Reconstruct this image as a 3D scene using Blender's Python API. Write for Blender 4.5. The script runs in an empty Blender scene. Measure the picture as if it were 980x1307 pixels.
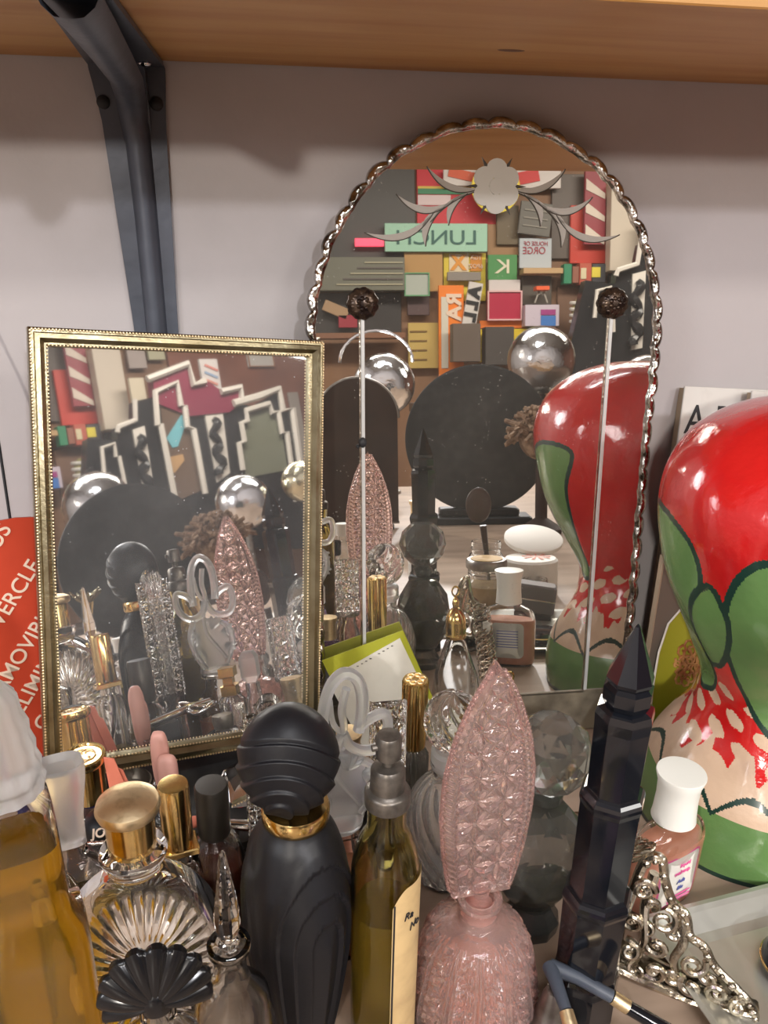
import bpy, math, random
from math import sin, cos, pi, radians, hypot, atan2, floor, sqrt, exp
from mathutils import Vector, Matrix

# ------------------------------------------------------------------ camera
sc = bpy.context.scene
FPX, CX, CY = 1058.66, 490.0, 653.5
CAM = Vector((0, 0, .43))
_p, _y, _r = radians(22.2), radians(10.084), radians(1.10)
FW = Vector((sin(_y)*cos(_p), cos(_y)*cos(_p), -sin(_p)))
_rt = Vector((cos(_y), -sin(_y), 0)); _up = _rt.cross(FW)
RT = _rt*cos(_r) + _up*sin(_r); UP = -_rt*sin(_r) + _up*cos(_r)
cd = bpy.data.cameras.new('camera'); cam = bpy.data.objects.new('camera', cd); sc.collection.objects.link(cam)
cam.matrix_world = Matrix(((RT.x, UP.x, -FW.x, CAM.x), (RT.y, UP.y, -FW.y, CAM.y), (RT.z, UP.z, -FW.z, CAM.z), (0, 0, 0, 1)))
cd.sensor_fit = 'VERTICAL'; cd.sensor_height = 36; cd.sensor_width = 27
cd.lens = FPX/1307*36; cd.clip_start = .01; cd.clip_end = 50
sc.camera = cam
sc.cycles.max_bounces = 14; sc.cycles.transmission_bounces = 12; sc.cycles.glossy_bounces = 7; sc.cycles.diffuse_bounces = 3
sc.cycles.transparent_max_bounces = 12
# ------------------------------------------------------------------ world, lamps, exposure
w = bpy.data.worlds.new('world'); sc.world = w; w.use_nodes = True
w.node_tree.nodes['Background'].inputs[0].default_value = (.9, .92, 1, 1)
w.node_tree.nodes['Background'].inputs[1].default_value = .3
sc.view_settings.view_transform = 'Standard'; sc.view_settings.look = 'None'
sc.view_settings.exposure = 0.0; sc.view_settings.gamma = 1; sc.view_settings.use_curve_mapping = False

def lamp(name, loc, target, size, power, col, kind='AREA', size_y=None):
    l = bpy.data.lights.new(name, kind); l.energy = power; l.color = col
    if kind == 'AREA':
        l.shape = 'RECTANGLE' if size_y else 'DISK'; l.size = size
        if size_y: l.size_y = size_y
    else: l.shadow_soft_size = size
    o = bpy.data.objects.new(name, l); sc.collection.objects.link(o); o.location = loc
    o.rotation_euler = (Vector(target)-Vector(loc)).to_track_quat('-Z', 'Y').to_euler()
    return o
lamp('spot_lamp', (-.95, -2.1, .98), (.2, .5, .2), .11, 31, (1, .93, .84))
lamp('spot_lamp', (.75, -2.7, 1.50), (.2, .5, .2), .12, 40, (.95, .95, 1))
lamp('ceiling_lamp', (.9, -3.0, 2.3), (.9, -3.0, 0), 2.6, 95, (1, .93, .85), size_y=.5)
lamp('ceiling_lamp', (3.0, -3.1, 2.3), (3.0, -3.9, 0), 1.6, 55, (1, .92, .82), size_y=.5)
lamp('ceiling_lamp', (.2, -.75, 2.3), (.2, -.4, 0), 1.2, 24, (.95, .96, 1), size_y=.25)
lamp('fill_light', (-1.2, -.55, .85), (.1, .6, .3), .5, 9, (.92, .95, 1))  # added soft fill, lifts the shade under the shelf; no lamp of the room
lamp('fill_light', (1.35, -1.0, .95), (.1, .6, .4), .5, 7, (1, .97, .93))  # second added fill from the right, stands for no real fixture

# ------------------------------------------------------------------ materials
def mat(name, col, rough=.5, metal=0, trans=0, ior=1.45, coat=0, noise=None, bump=None, emit=0, spec=.5, aniso=0):
    m = bpy.data.materials.new(name); m.use_nodes = True; nt = m.node_tree; b = nt.nodes['Principled BSDF']
    b.inputs['Base Color'].default_value = (*col, 1); b.inputs['Roughness'].default_value = rough
    b.inputs['Metallic'].default_value = metal; b.inputs['Transmission Weight'].default_value = trans
    b.inputs['IOR'].default_value = ior; b.inputs['Coat Weight'].default_value = coat; b.inputs['Coat Roughness'].default_value = .08
    b.inputs['Specular IOR Level'].default_value = spec
    tc = nt.nodes.new('ShaderNodeTexCoord')
    if noise:   # (scale, colour2, amount lo, hi[, stretch])
        n = nt.nodes.new('ShaderNodeTexNoise'); n.inputs['Scale'].default_value = noise[0]; n.inputs['Detail'].default_value = 6
        mp = nt.nodes.new('ShaderNodeMapping'); mp.inputs['Scale'].default_value = noise[4] if len(noise) > 4 else (1, 1, 1)
        nt.links.new(tc.outputs['Object'], mp.inputs[0]); nt.links.new(mp.outputs[0], n.inputs['Vector'])
        r = nt.nodes.new('ShaderNodeMapRange'); r.inputs['From Min'].default_value = noise[2]; r.inputs['From Max'].default_value = noise[3]
        nt.links.new(n.outputs['Fac'], r.inputs['Value'])
        mx = nt.nodes.new('ShaderNodeMix'); mx.data_type = 'RGBA'
        mx.inputs[6].default_value = (*col, 1); mx.inputs[7].default_value = (*noise[1], 1)
        nt.links.new(r.outputs[0], mx.inputs[0]); nt.links.new(mx.outputs[2], b.inputs['Base Color'])
    if bump:    # (scale, distance)
        n = nt.nodes.new('ShaderNodeTexNoise'); n.inputs['Scale'].default_value = bump[0]; n.inputs['Detail'].default_value = 4
        nt.links.new(tc.outputs['Object'], n.inputs['Vector'])
        bp = nt.nodes.new('ShaderNodeBump'); bp.inputs['Strength'].default_value = 1; bp.inputs['Distance'].default_value = bump[1]
        nt.links.new(n.outputs['Fac'], bp.inputs['Height']); nt.links.new(bp.outputs[0], b.inputs['Normal'])
    if emit:
        b.inputs['Emission Color'].default_value = (*col, 1); b.inputs['Emission Strength'].default_value = emit
    return m
def glass(name, col, rough=.02, ior=1.45, bump=None): return mat(name, col, rough, 0, 1, ior, bump=bump)
M = {}
M['wall'] = mat('wall_paint', (.44, .41, .412), .75, noise=(7, (.35, .325, .32), .5, .8), bump=(60, .0006))
M['shelf'] = mat('shelf_wood', (.47, .245, .075), .45, noise=(9, (.36, .15, .03), .4, .75, (.6, 4, 4)), bump=(30, .0004))
M['shelf_edge'] = mat('shelf_edge_wood', (.42, .23, .09), .5, noise=(12, (.3, .15, .05), .4, .7, (.4, 4, 4)))
M['table'] = mat('table_wood', (.36, .26, .19), .4, noise=(9, (.24, .17, .12), .4, .7, (.6, 4, 4)))
M['iron'] = mat('bracket_paint', (.085, .095, .12), .42, noise=(20, (.05, .055, .07), .4, .7), bump=(90, .0003), metal=.3)
M['black'] = mat('matte_black', (.008, .008, .010), .42, bump=(500, .00005), spec=.4)
M['black_gloss'] = mat('black_glass', (.006, .007, .010), .07, coat=.6)
M['dark_disc'] = mat('dark_felt', (.035, .037, .037), .85, noise=(60, (.05, .05, .05), .4, .7))
M['brown_back'] = mat('brown_backing', (.05, .028, .02), .7, noise=(15, (.03, .018, .014), .4, .7))
M['gold'] = mat('polished_gold', (.83, .60, .25), .16, 1, noise=(120, (.62, .43, .2), .5, .75))
M['gold_satin'] = mat('satin_gold', (.86, .68, .42), .38, 1, noise=(200, (.6, .45, .25), .5, .8), bump=(400, .0001))
M['brass'] = mat('tarnished_brass', (.36, .32, .21), .3, 1, noise=(60, (.20, .16, .09), .35, .75), bump=(300, .0002))
M['silver'] = mat('tarnished_silver', (.62, .56, .46), .24, 1, noise=(90, (.22, .18, .14), .45, .7), bump=(250, .0006))
M['chrome'] = mat('chrome', (.85, .85, .86), .06, 1)
M['pewter'] = mat('pewter', (.32, .30, .27), .38, 1, noise=(80, (.18, .16, .14), .4, .7))
M['tray'] = mat('tray_metal', (.62, .61, .55), .36, .65, noise=(14, (.46, .45, .40), .4, .7))
M['glass'] = glass('clear_glass', (.97, .97, .96))
M['glass_b'] = glass('pressed_glass', (.96, .96, .95), .03, bump=(120, .0006))
M['frost'] = mat('frosted_glass', (.95, .95, .94), .30, 0, .90, 1.45)
M['glass_w'] = mat('milky_clear_glass', (.97, .97, .96), .04, 0, .93, 1.45)
M['pinkfrost'] = mat('pink_frosted_glass', (.80, .42, .34), .5, 0, .25, 1.45)
M['pink'] = mat('pink_glass', (1.0, .76, .72), .02, 0, .92, 1.45)
M['pinkbody'] = mat('pink_cut_glass', (1.0, .74, .68), .03, 0, .87, 1.45, bump=(200, .0006))
M['grey_glass'] = mat('smoky_glass', (.44, .44, .41), .05, 0, .88, 1.45)
M['amberglass'] = glass('olive_glass', (.80, .72, .36), .03)
M['amber'] = mat('amber_liquid', (.84, .50, .03), .04, 0, .90, 1.34)
M['olive'] = mat('olive_liquid', (.55, .40, .07), .05, 0, .75, 1.34)
M['red_liquid'] = mat('dark_red_liquid', (.16, .03, .02), .1, 0, .5, 1.34)
M['yellow_liquid'] = glass('pale_yellow_liquid', (.90, .88, .45), .02, 1.34)
M['lotion'] = mat('pink_lotion', (.78, .36, .24), .35, noise=(60, (.66, .27, .16), .4, .7))
M['purple'] = glass('purple_glass', (.62, .52, .78), .05, bump=(160, .001))
M['amber_glow'] = mat('coral_liquid', (.90, .42, .22), .05, 0, .6, 1.34)
M['white'] = mat('white_plastic', (.82, .80, .74), .35)
M['paper'] = mat('cream_paper', (.66, .62, .52), .7, noise=(30, (.56, .52, .43), .5, .8))
M['booklet'] = mat('booklet_cover', (.62, .60, .56), .55, noise=(50, (.52, .50, .46), .5, .8))
M['tan_edge'] = mat('tan_spine', (.40, .31, .22), .7)
M['ink'] = mat('black_ink', (.015, .015, .017), .6)
M['label'] = mat('old_label', (.60, .42, .20), .7, noise=(70, (.46, .31, .15), .45, .75))
M['labelw'] = mat('white_label', (.80, .77, .70), .6)
M['hotpink'] = mat('pink_print', (.78, .12, .35), .6)
M['blueink'] = mat('blue_print', (.12, .14, .40), .6)
M['lime'] = mat('lime_card', (.36, .36, .025), .5)
M['curl'] = mat('auburn_print', (.30, .10, .03), .55, noise=(60, (.62, .33, .12), .4, .6))
M['redcard'] = mat('orange_red_card', (.52, .055, .022), .5, noise=(30, (.44, .045, .02), .5, .8))
M['navy'] = mat('navy_card', (.01, .015, .10), .5)
M['cream_ink'] = mat('cream_print', (.80, .62, .48), .6)
M['coral'] = mat('coral_ribbon', (.75, .22, .14), .6)
M['hred'] = mat('red_lacquer', (.56, .012, .012), .16, coat=.8, noise=(9, (.36, .008, .01), .45, .8), bump=(70, .0012))
M['hgreen'] = mat('green_lacquer', (.125, .24, .075), .26, coat=.4, noise=(12, (.085, .17, .055), .4, .7), bump=(70, .0008))
M['hdark'] = mat('dark_green_line', (.008, .035, .025), .3, coat=.3)
M['hcream'] = mat('cream_lacquer', (.62, .44, .31), .3, coat=.3, noise=(45, (.5, .34, .24), .45, .7), bump=(80, .001))
M['rosette'] = mat('dark_rosette', (.07, .045, .03), .25, .6, noise=(200, (.02, .012, .01), .4, .6))
M['etched'] = mat('etched_glass', (.34, .31, .27), .75)
M['etchline'] = mat('etch_line', (.05, .04, .03), .6)
M['backing'] = mat('dusty_backing', (.25, .21, .15), .6, noise=(40, (.12, .1, .07), .4, .65), metal=.4)
M['hair'] = mat('brown_fur', (.36, .24, .15), .8, noise=(60, (.16, .09, .05), .4, .6))
M['boxdark'] = mat('dark_box', (.025, .024, .023), .35, noise=(40, (.05, .05, .045), .5, .7))
M['cordgrey'] = mat('grey_plastic', (.06, .07, .09), .4)
M['lace'] = mat('brown_lace', (.20, .14, .10), .6, noise=(160, (.45, .38, .3), .45, .55), bump=(160, .002))

def mirror_mat(name, tint, rough, dust, dscale, dcol):
    m = bpy.data.materials.new(name); m.use_nodes = True; nt = m.node_tree; b = nt.nodes['Principled BSDF']
    b.inputs['Base Color'].default_value = (*tint, 1); b.inputs['Metallic'].default_value = 1; b.inputs['Roughness'].default_value = rough
    d = nt.nodes.new('ShaderNodeBsdfDiffuse'); d.inputs[0].default_value = (*dcol, 1)
    mx = nt.nodes.new('ShaderNodeMixShader'); tc = nt.nodes.new('ShaderNodeTexCoord')
    n = nt.nodes.new('ShaderNodeTexNoise'); n.inputs['Scale'].default_value = 9; n.inputs['Detail'].default_value = 8
    r = nt.nodes.new('ShaderNodeMapRange'); r.inputs['From Min'].default_value = .3; r.inputs['From Max'].default_value = .8
    r.inputs['To Min'].default_value = dust*.4; r.inputs['To Max'].default_value = dust*1.7
    v = nt.nodes.new('ShaderNodeTexVoronoi'); v.inputs['Scale'].default_value = dscale; v.inputs['Randomness'].default_value = 1
    r2 = nt.nodes.new('ShaderNodeMapRange'); r2.inputs['From Min'].default_value = .13; r2.inputs['From Max'].default_value = .09
    r2.inputs['To Max'].default_value = .45
    n3 = nt.nodes.new('ShaderNodeTexNoise'); n3.inputs['Scale'].default_value = 40
    r3 = nt.nodes.new('ShaderNodeMapRange'); r3.inputs['From Min'].default_value = .52; r3.inputs['From Max'].default_value = .62
    ml = nt.nodes.new('ShaderNodeMath'); ml.operation = 'MULTIPLY'
    ad = nt.nodes.new('ShaderNodeMath'); ad.operation = 'ADD'; ad.use_clamp = True
    L = nt.links.new
    for a in (n, v, n3): L(tc.outputs['Object'], a.inputs['Vector'])
    L(n.outputs['Fac'], r.inputs['Value']); L(v.outputs['Distance'], r2.inputs['Value']); L(n3.outputs['Fac'], r3.inputs['Value'])
    L(r2.outputs[0], ml.inputs[0]); L(r3.outputs[0], ml.inputs[1]); L(r.outputs[0], ad.inputs[0]); L(ml.outputs[0], ad.inputs[1])
    L(ad.outputs[0], mx.inputs[0]); L(b.outputs[0], mx.inputs[1]); L(d.outputs[0], mx.inputs[2])
    L(mx.outputs[0], nt.nodes['Material Output'].inputs['Surface'])
    return m
M['mirrorA'] = mirror_mat('arched_mirror_silvering', (.90, .89, .85), .012, .035, 420, (.7, .66, .58))
M['mirrorB'] = mirror_mat('framed_mirror_silvering', (.86, .86, .85), .02, .09, 260, (.62, .62, .62))

# ------------------------------------------------------------------ geometry helpers
class MB:
    def __init__(s): s.v = []; s.f = []; s.mi = []; s.slots = None
    def add(s, vs, fs, X=None, mi=0):
        o = len(s.v); s.v += [(X @ Vector(p)) if X else Vector(p) for p in vs]
        s.f += [tuple(i+o for i in f) for f in fs]; s.mi += [mi]*len(fs); return s
    def box(s, x0, x1, y0, y1, z0, z1, b=0, X=None, mi=0):
        if b <= 0:
            vs = [(x, y, z) for z in (z0, z1) for y in (y0, y1) for x in (x0, x1)]
            return s.add(vs, [(0, 2, 3, 1), (4, 5, 7, 6), (0, 1, 5, 4), (2, 6, 7, 3), (0, 4, 6, 2), (1, 3, 7, 5)], X, mi)
        b = min(b, (x1-x0)/2.01, (y1-y0)/2.01, (z1-z0)/2.01)
        ring = lambda i: [(x0+b+i, y0+i), (x1-b-i, y0+i), (x1-i, y0+b+i), (x1-i, y1-b-i), (x1-b-i, y1-i), (x0+b+i, y1-i), (x0+i, y1-b-i), (x0+i, y0+b+i)]
        vs = []
        for z, i in ((z0, b*.7), (z0+b*.7, 0), (z1-b*.7, 0), (z1, b*.7)): vs += [(x, y, z) for x, y in ring(i)]
        fs = [tuple(range(7, -1, -1)), tuple(range(24, 32))]
        for k in range(3):
            for j in range(8): a = k*8+j; c = k*8+(j+1) % 8; fs.append((a, c, c+8, a+8))
        return s.add(vs, fs, X, mi)
    def lathe(s, prof, n=48, c=(0, 0), mod=None, X=None, mi=0, sx=1, sy=1, ph=0):
        vs = []; rows = []
        for (r, z) in prof:
            if r <= 1e-7: rows.append([len(vs)]); vs.append((c[0], c[1], z)); continue
            row = []
            for j in range(n):
                t = 2*pi*j/n+ph; rr = mod(t, z, r) if mod else r
                row.append(len(vs)); vs.append((c[0]+rr*cos(t)*sx, c[1]+rr*sin(t)*sy, z))
            rows.append(row)
        fs = []
        for a, b in zip(rows, rows[1:]):
            if len(a) == 1 and len(b) == 1: continue
            for j in range(n):
                k = (j+1) % n
                if len(a) == 1: fs.append((a[0], b[k], b[j]))
                elif len(b) == 1: fs.append((a[j], a[k], b[0]))
                else: fs.append((a[j], a[k], b[k], b[j]))
        if len(rows[0]) > 1: fs.append(tuple(reversed(rows[0])))
        if len(rows[-1]) > 1: fs.append(tuple(rows[-1]))
        return s.add(vs, fs, X, mi)
    def tube(s, pts, r, n=8, X=None, closed=False, mi=0):
        pts = [Vector(p) for p in pts]; N = len(pts); vs = []; rows = []
        nrm = None
        for i, p in enumerate(pts):
            a = pts[i-1] if (i or closed) else p; b = pts[(i+1) % N] if (i < N-1 or closed) else p
            t = (b-a).normalized()
            if nrm is None: nrm = t.orthogonal().normalized()
            nrm = (nrm-t*nrm.dot(t)).normalized(); bn = t.cross(nrm)
            rr = r[i] if isinstance(r, (list, tuple)) else r
            rows.append([len(vs)+j for j in range(n)])
            vs += [p+(nrm*cos(2*pi*j/n)+bn*sin(2*pi*j/n))*rr for j in range(n)]
        fs = []
        for k in range(N if closed else N-1):
            a, b = rows[k], rows[(k+1) % N]
            off = 0
            if closed and k == N-1:
                off = min(range(n), key=lambda o: (vs[a[0]]-vs[b[o]]).length)
            for j in range(n): fs.append((a[j], a[(j+1) % n], b[(j+1+off) % n], b[(j+off) % n]))
        if not closed: fs += [tuple(reversed(rows[0])), tuple(rows[-1])]
        return s.add(vs, fs, X, mi)
    def poly(s, pts, y0, y1, X=None, mi=0, b=0):   # outline in x,z (counter clockwise seen from -y), extruded along y
        n = len(pts)
        if b:
            cxm = sum(p[0] for p in pts)/n; czm = sum(p[1] for p in pts)/n; q = []
            for (x, z) in pts:
                d = hypot(x-cxm, z-czm) or 1; q.append((x-(x-cxm)/d*b, z-(z-czm)/d*b))
            vs = [(x, y0, z) for x, z in q]+[(x, y0+b, z) for x, z in pts]+[(x, y1-b, z) for x, z in pts]+[(x, y1, z) for x, z in q]
            fs = [tuple(range(n)), tuple(range(4*n-1, 3*n-1, -1))]
            for k in range(3):
                for j in range(n): a = k*n+j; c = k*n+(j+1) % n; fs.append((c, a, a+n, c+n))
        else:
            vs = [(x, y0, z) for x, z in pts]+[(x, y1, z) for x, z in pts]
            fs = [tuple(range(n)), tuple(range(2*n-1, n-1, -1))]+[((j+1) % n, j, j+n, (j+1) % n+n) for j in range(n)]
        return s.add(vs, fs, X, mi)
    def ball(s, c, r, n=12, m=8, X=None, mi=0, sx=1, sy=1, sz=1):
        vs = [(c[0], c[1], c[2]-r*sz)]
        for i in range(1, m):
            a = -pi/2+pi*i/m
            vs += [(c[0]+r*sx*cos(a)*cos(2*pi*j/n), c[1]+r*sy*cos(a)*sin(2*pi*j/n), c[2]+r*sz*sin(a)) for j in range(n)]
        vs.append((c[0], c[1], c[2]+r*sz)); fs = []
        for j in range(n): fs.append((0, 1+(j+1) % n, 1+j)); fs.append((len(vs)-1, len(vs)-1-n+j, len(vs)-1-n+(j+1) % n))
        for i in range(m-2):
            for j in range(n): a = 1+i*n+j; b = 1+i*n+(j+1) % n; fs.append((a, b, b+n, a+n))
        return s.add(vs, fs, X, mi)
    def build(s, name, m, parent=None, smooth=True, angle=40, X=None):
        me = bpy.data.meshes.new(name); me.from_pydata([tuple(v) for v in s.v], [], s.f)
        for q in (m if isinstance(m, (list, tuple)) else [m]): me.materials.append(q)
        if any(s.mi): me.polygons.foreach_set('material_index', s.mi)
        if smooth:
            me.polygons.foreach_set('use_smooth', [True]*len(me.polygons))
            try: me.set_sharp_from_angle(angle=radians(angle))
            except Exception: pass
        me.validate(); me.update()
        o = bpy.data.objects.new(name, me); sc.collection.objects.link(o)
        if parent: o.parent = parent
        if X is not None: o.matrix_world = X
        return o
def tag(o, label=None, cat=None, group=None, kind=None):
    if label: o['label'] = label
    if cat: o['category'] = cat
    if group: o['group'] = group
    if kind: o['kind'] = kind
    return o
def thing(name, label, cat, loc=(0, 0, 0), rz=0, group=None, X=None):
    o = bpy.data.objects.new(name, None); sc.collection.objects.link(o); o.empty_display_size = .01
    if X is not None: o.matrix_world = X
    else: o.location = loc; o.rotation_euler = (0, 0, rz)
    return tag(o, label, cat, group)
def text(name, body, size, m, parent, loc, rot=(pi/2, 0, 0), ext=.0002, sx=1, align='CENTER', shear=0, bold=0):
    cu = bpy.data.curves.new('lettering', 'FONT'); cu.body = body; cu.size = size; cu.extrude = ext; cu.align_x = align; cu.align_y = 'CENTER'
    cu.shear = shear; cu.offset = bold
    t = bpy.data.objects.new('t', cu); sc.collection.objects.link(t); bpy.context.view_layer.update()
    me = bpy.data.meshes.new_from_object(t.evaluated_get(bpy.context.evaluated_depsgraph_get()))
    bpy.data.objects.remove(t); me.materials.clear(); me.materials.append(m)
    o = bpy.data.objects.new(name, me); sc.collection.objects.link(o); o.parent = parent; o.location = loc; o.rotation_euler = rot; o.scale = (sx, 1, 1)
    return o
def interp(prof, z):
    for (r0, z0), (r1, z1) in zip(prof, prof[1:]):
        if z0 <= z <= z1: return r0+(r1-r0)*(z-z0)/max(1e-9, z1-z0)
    return prof[0][0] if z < prof[0][1] else prof[-1][0]
def smoothprof(prof, k=4):   # catmull-rom through (r,z)
    out = []
    P = [prof[0]]+list(prof)+[prof[-1]]
    for i in range(1, len(P)-2):
        for j in range(k):
            t = j/k; a, b, c, d = P[i-1], P[i], P[i+1], P[i+2]
            out.append(tuple(max(0, .5*((2*b[q])+(-a[q]+c[q])*t+(2*a[q]-5*b[q]+4*c[q]-d[q])*t*t+(-a[q]+3*b[q]-3*c[q]+d[q])*t**3)) for q in (0, 1)))
    out.append(prof[-1]); return out
def bottle_prof(outer, th, floor_t=.004):   # closed shell: outside up, lip, inside down
    inner = [(max(r-th, .0008), z) for r, z in outer if z > floor_t+outer[0][1]]
    inner = [(inner[0][0], floor_t+outer[0][1])]+inner
    return [(0, outer[0][1])]+list(outer)+list(reversed(inner))+[(0, floor_t+outer[0][1])]
def liquid_prof(outer, th, level, floor_t=.004):
    z0 = outer[0][1]+floor_t; out = [(0, z0), (interp(outer, z0+.001)-th*.96, z0)]
    out += [(r-th*.96, z) for r, z in outer if z0 < z < level]
    return out+[(interp(outer, level)-th*.96, level), (0, level)]
def star(x, z, s):
    """cut-glass hobstar relief, 0..1"""
    i = floor(x/s); j = floor(z/s); px = x/s-i-.5; pz = z/s-j-.5; r = hypot(px, pz); t = atan2(pz, px)
    return (.5+.5*cos(8*t))*min(1, r*3.2)*(1-max(0, r-.42)*1.2)

# ------------------------------------------------------------------ setting
WY = .615
def struct(name, mb, m, smooth=False):
    o = mb.build(name, m, smooth=smooth); o['kind'] = 'structure'; return o
struct('wall_back', MB().box(-1.5, 1.7, WY, WY+.05, -.8, 2.4), M['wall'])
M['roomwood'] = mat('room_wood_panel', (.30, .165, .09), .6, noise=(3, (.20, .10, .055), .4, .7, (1, 1, .2)))
M['roomred'] = mat('room_red_wood', (.27, .10, .06), .6, noise=(3, (.19, .07, .045), .4, .7))
M['floor'] = mat('room_floor', (.12, .09, .075), .5, noise=(5, (.08, .06, .05), .4, .7))
M['ceil'] = mat('room_ceiling', (.35, .32, .29), .8, noise=(2, (.28, .25, .22), .4, .7))
struct('wall_front', MB().box(-1.6, 5.6, -5.3, -5.2, -.8, 2.4), M['roomwood'])
struct('wall_left', MB().box(-1.6, -1.5, -5.3, WY+.05, -.8, 2.4), M['wall'])
struct('wall_right', MB().box(5.5, 5.6, -5.3, WY+.05, -.8, 2.4), M['roomred'])
struct('wall_corner', MB().box(1.7, 5.6, WY, WY+.05, -.8, 2.4), M['wall'])
struct('floor', MB().box(-1.6, 5.6, -5.3, WY+.05, -.85, -.8), M['floor'])
struct('ceiling', MB().box(-1.6, 5.6, -5.3, WY+.05, 2.4, 2.45), M['ceil'])

t = thing('display_counter', 'long wooden counter top that all the perfume bottles and mirrors stand on', 'counter', (0, 0, 0))
MB().box(-1.3, 1.55, -1.25, WY-.002, -.03, 0, .002).build('worktop', M['table'], t, smooth=False)
MB().box(-1.2, 1.45, -1.15, WY-.01, -.8, -.0301, 0).build('cabinet_body', M['shelf_edge'], t, smooth=False)
t = thing('wall_shelf', 'orange-brown wooden shelf board above the mirrors', 'shelf', (0, 0, .494))
MB().box(-1.3, 1.55, -.255+WY-.005, WY-.001, 0, .021, .001, X=Matrix.Translation((0, 0, 0))).build('board', M['shelf'], t, smooth=False)
MB().ball((.155, .50, .0), .004, sz=.15, sx=2).build('knot', mat('wood_knot', (.12, .05, .02), .5), t)

# bracket
t = thing('shelf_bracket', 'dark grey steel bracket screwed to the wall under the wooden shelf', 'bracket', (-.062, WY, 0))
ZB = .4935
mb = MB()
out = [(-.024, ZB), (-.0235, ZB-.006), (-.022, .480), (-.0185, .458), (-.011, .33), (-.008, .26), (.019, .26), (.0195, .33), (.0215, .458), (.0232, .482), (.0235, ZB-.004), (.022, ZB)]
out = list(reversed(out))
mb.poly(out, -.0035, -.0005)
mb.build('wall_flange', M['iron'], t, smooth=False)
mb = MB(); cs = []
P0 = [(0.004, .245), (.004, .31), (.003, .40), (.001, .435)]
def rib(pts, wd, dp):     # raised u-shaped rib swept in the y-z plane: pts=(x,y,z)
    vs = []; fs = []
    for i, (x, y, z, nx, nz) in enumerate(pts):
        ny = -nz; 
        for a, d in ((-1.0, 0), (-.8, .55), (-.45, .95), (0, 1.05), (.45, .95), (.8, .55), (1.0, 0)):
            vs.append((x+a*wd*(.75+.06*i), y+nx*dp*d, z+nz*dp*d))
    for i in range(len(pts)-1):
        for j in range(6): p = i*7+j; fs.append((p, p+1, p+8, p+7))
    return vs, fs
path = [(.005, -.003, .265, -1, 0), (.004, -.003, .40, -1, 0), (.003, -.003, .445, -1, -.05)]
path += [(.002, -.006, .459, -.95, -.3), (.002, -.016, .471, -.8, -.6), (.003, -.045, .480, -.5, -.85), (.004, -.12, .4850, -.3, -.95), (.006, -.2, .4875, -.25, -.97), (.007, -.2545, .4885, -.25, -.97)]
vs, fs = rib(path, .0095, .009); mb.add(vs, fs)
mb.build('stiffening_rib', M['iron'], t, smooth=True, angle=60)
mb = MB()
mb.add([(-.024, -.0005, ZB), (.0225, -.0005, ZB), (.0195, -.255, ZB), (-.006, -.255, ZB), (-.024, -.0035, ZB-.003), (.0225, -.0035, ZB-.003), (.0195, -.255, ZB-.003), (-.006, -.255, ZB-.003)],
       [(0, 1, 2, 3), (7, 6, 5, 4), (0, 4, 5, 1), (1, 5, 6, 2), (2, 6, 7, 3), (3, 7, 4, 0)])
mb.build('shelf_flange', M['iron'], t, smooth=False)
mb = MB()   # gusset between the flanges
mb.add([(-.006, -.003, .45), (-.006, -.02, ZB-.003), (-.006, -.003, ZB-.003), (.012, -.003, .45), (.012, -.02, ZB-.003), (.012, -.003, ZB-.003)],
       [(0, 1, 2), (5, 4, 3), (0, 3, 4, 1), (1, 4, 5, 2), (2, 5, 3, 0)])
mb.build('gusset', M['iron'], t, smooth=False)
for x, z in ((-.0165, .469), (.0165, .469)):
    s_ = MB().lathe([(0, 0), (.0042, 0), (.004, .0015), (.0025, .0027), (0, .003)], 20, X=Matrix.Translation((x, -.0036, z)) @ Matrix.Rotation(pi/2, 4, 'X')).build('screw', M['ink'], t)
MB().ball((.013, -.026, ZB-.004), .004, sz=.5).build('screw', M['chrome'], t)

# ------------------------------------------------------------------ arched mirror (plane from its lower right slide)
OA = Vector((.244, .545, .037)); EA = Vector((.99946, -.03281, 0)); UA = Vector((.004, .1216, .9926)).normalized(); NA = UA.cross(EA) * 1.0
NA = Vector((.0326, .9921, -.1216)).normalized()
def frame_matrix(o, x, y, z): return Matrix(((x.x, y.x, z.x, o.x), (x.y, y.y, z.y, o.y), (x.z, y.z, z.z, o.z), (0, 0, 0, 1)))
XA = frame_matrix(OA, EA, NA, UA)
UC = -.0672
A = thing('arched_mirror', 'tall arched wall mirror with scalloped glass edge and etched flower', 'mirror', X=XA)
def arch(w2, top, bot, z0=.285, n=48):
    pts = [(UC+w2*.985, bot), (UC+w2*.985, bot+.08)]
    for i in range(n+1):
        a = pi*i/n; pts.append((UC+w2*cos(a), z0+(top-z0)*sin(a)))
    pts += [(UC-w2*.985, bot+.08), (UC-w2*.985, bot)]
    return pts
MB().poly(arch(.1262, .4275, -.036)[::-1][::-1], 0, .004).build('mirror_glass', M['mirrorA'], A, smooth=False)
MB().poly([(UC-.122, -.036), (UC+.122, -.036), (UC+.122, -.0005), (UC-.122, -.0005)], -.0012, -.0002).build('bottom_strip', M['backing'], A, smooth=False)
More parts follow.
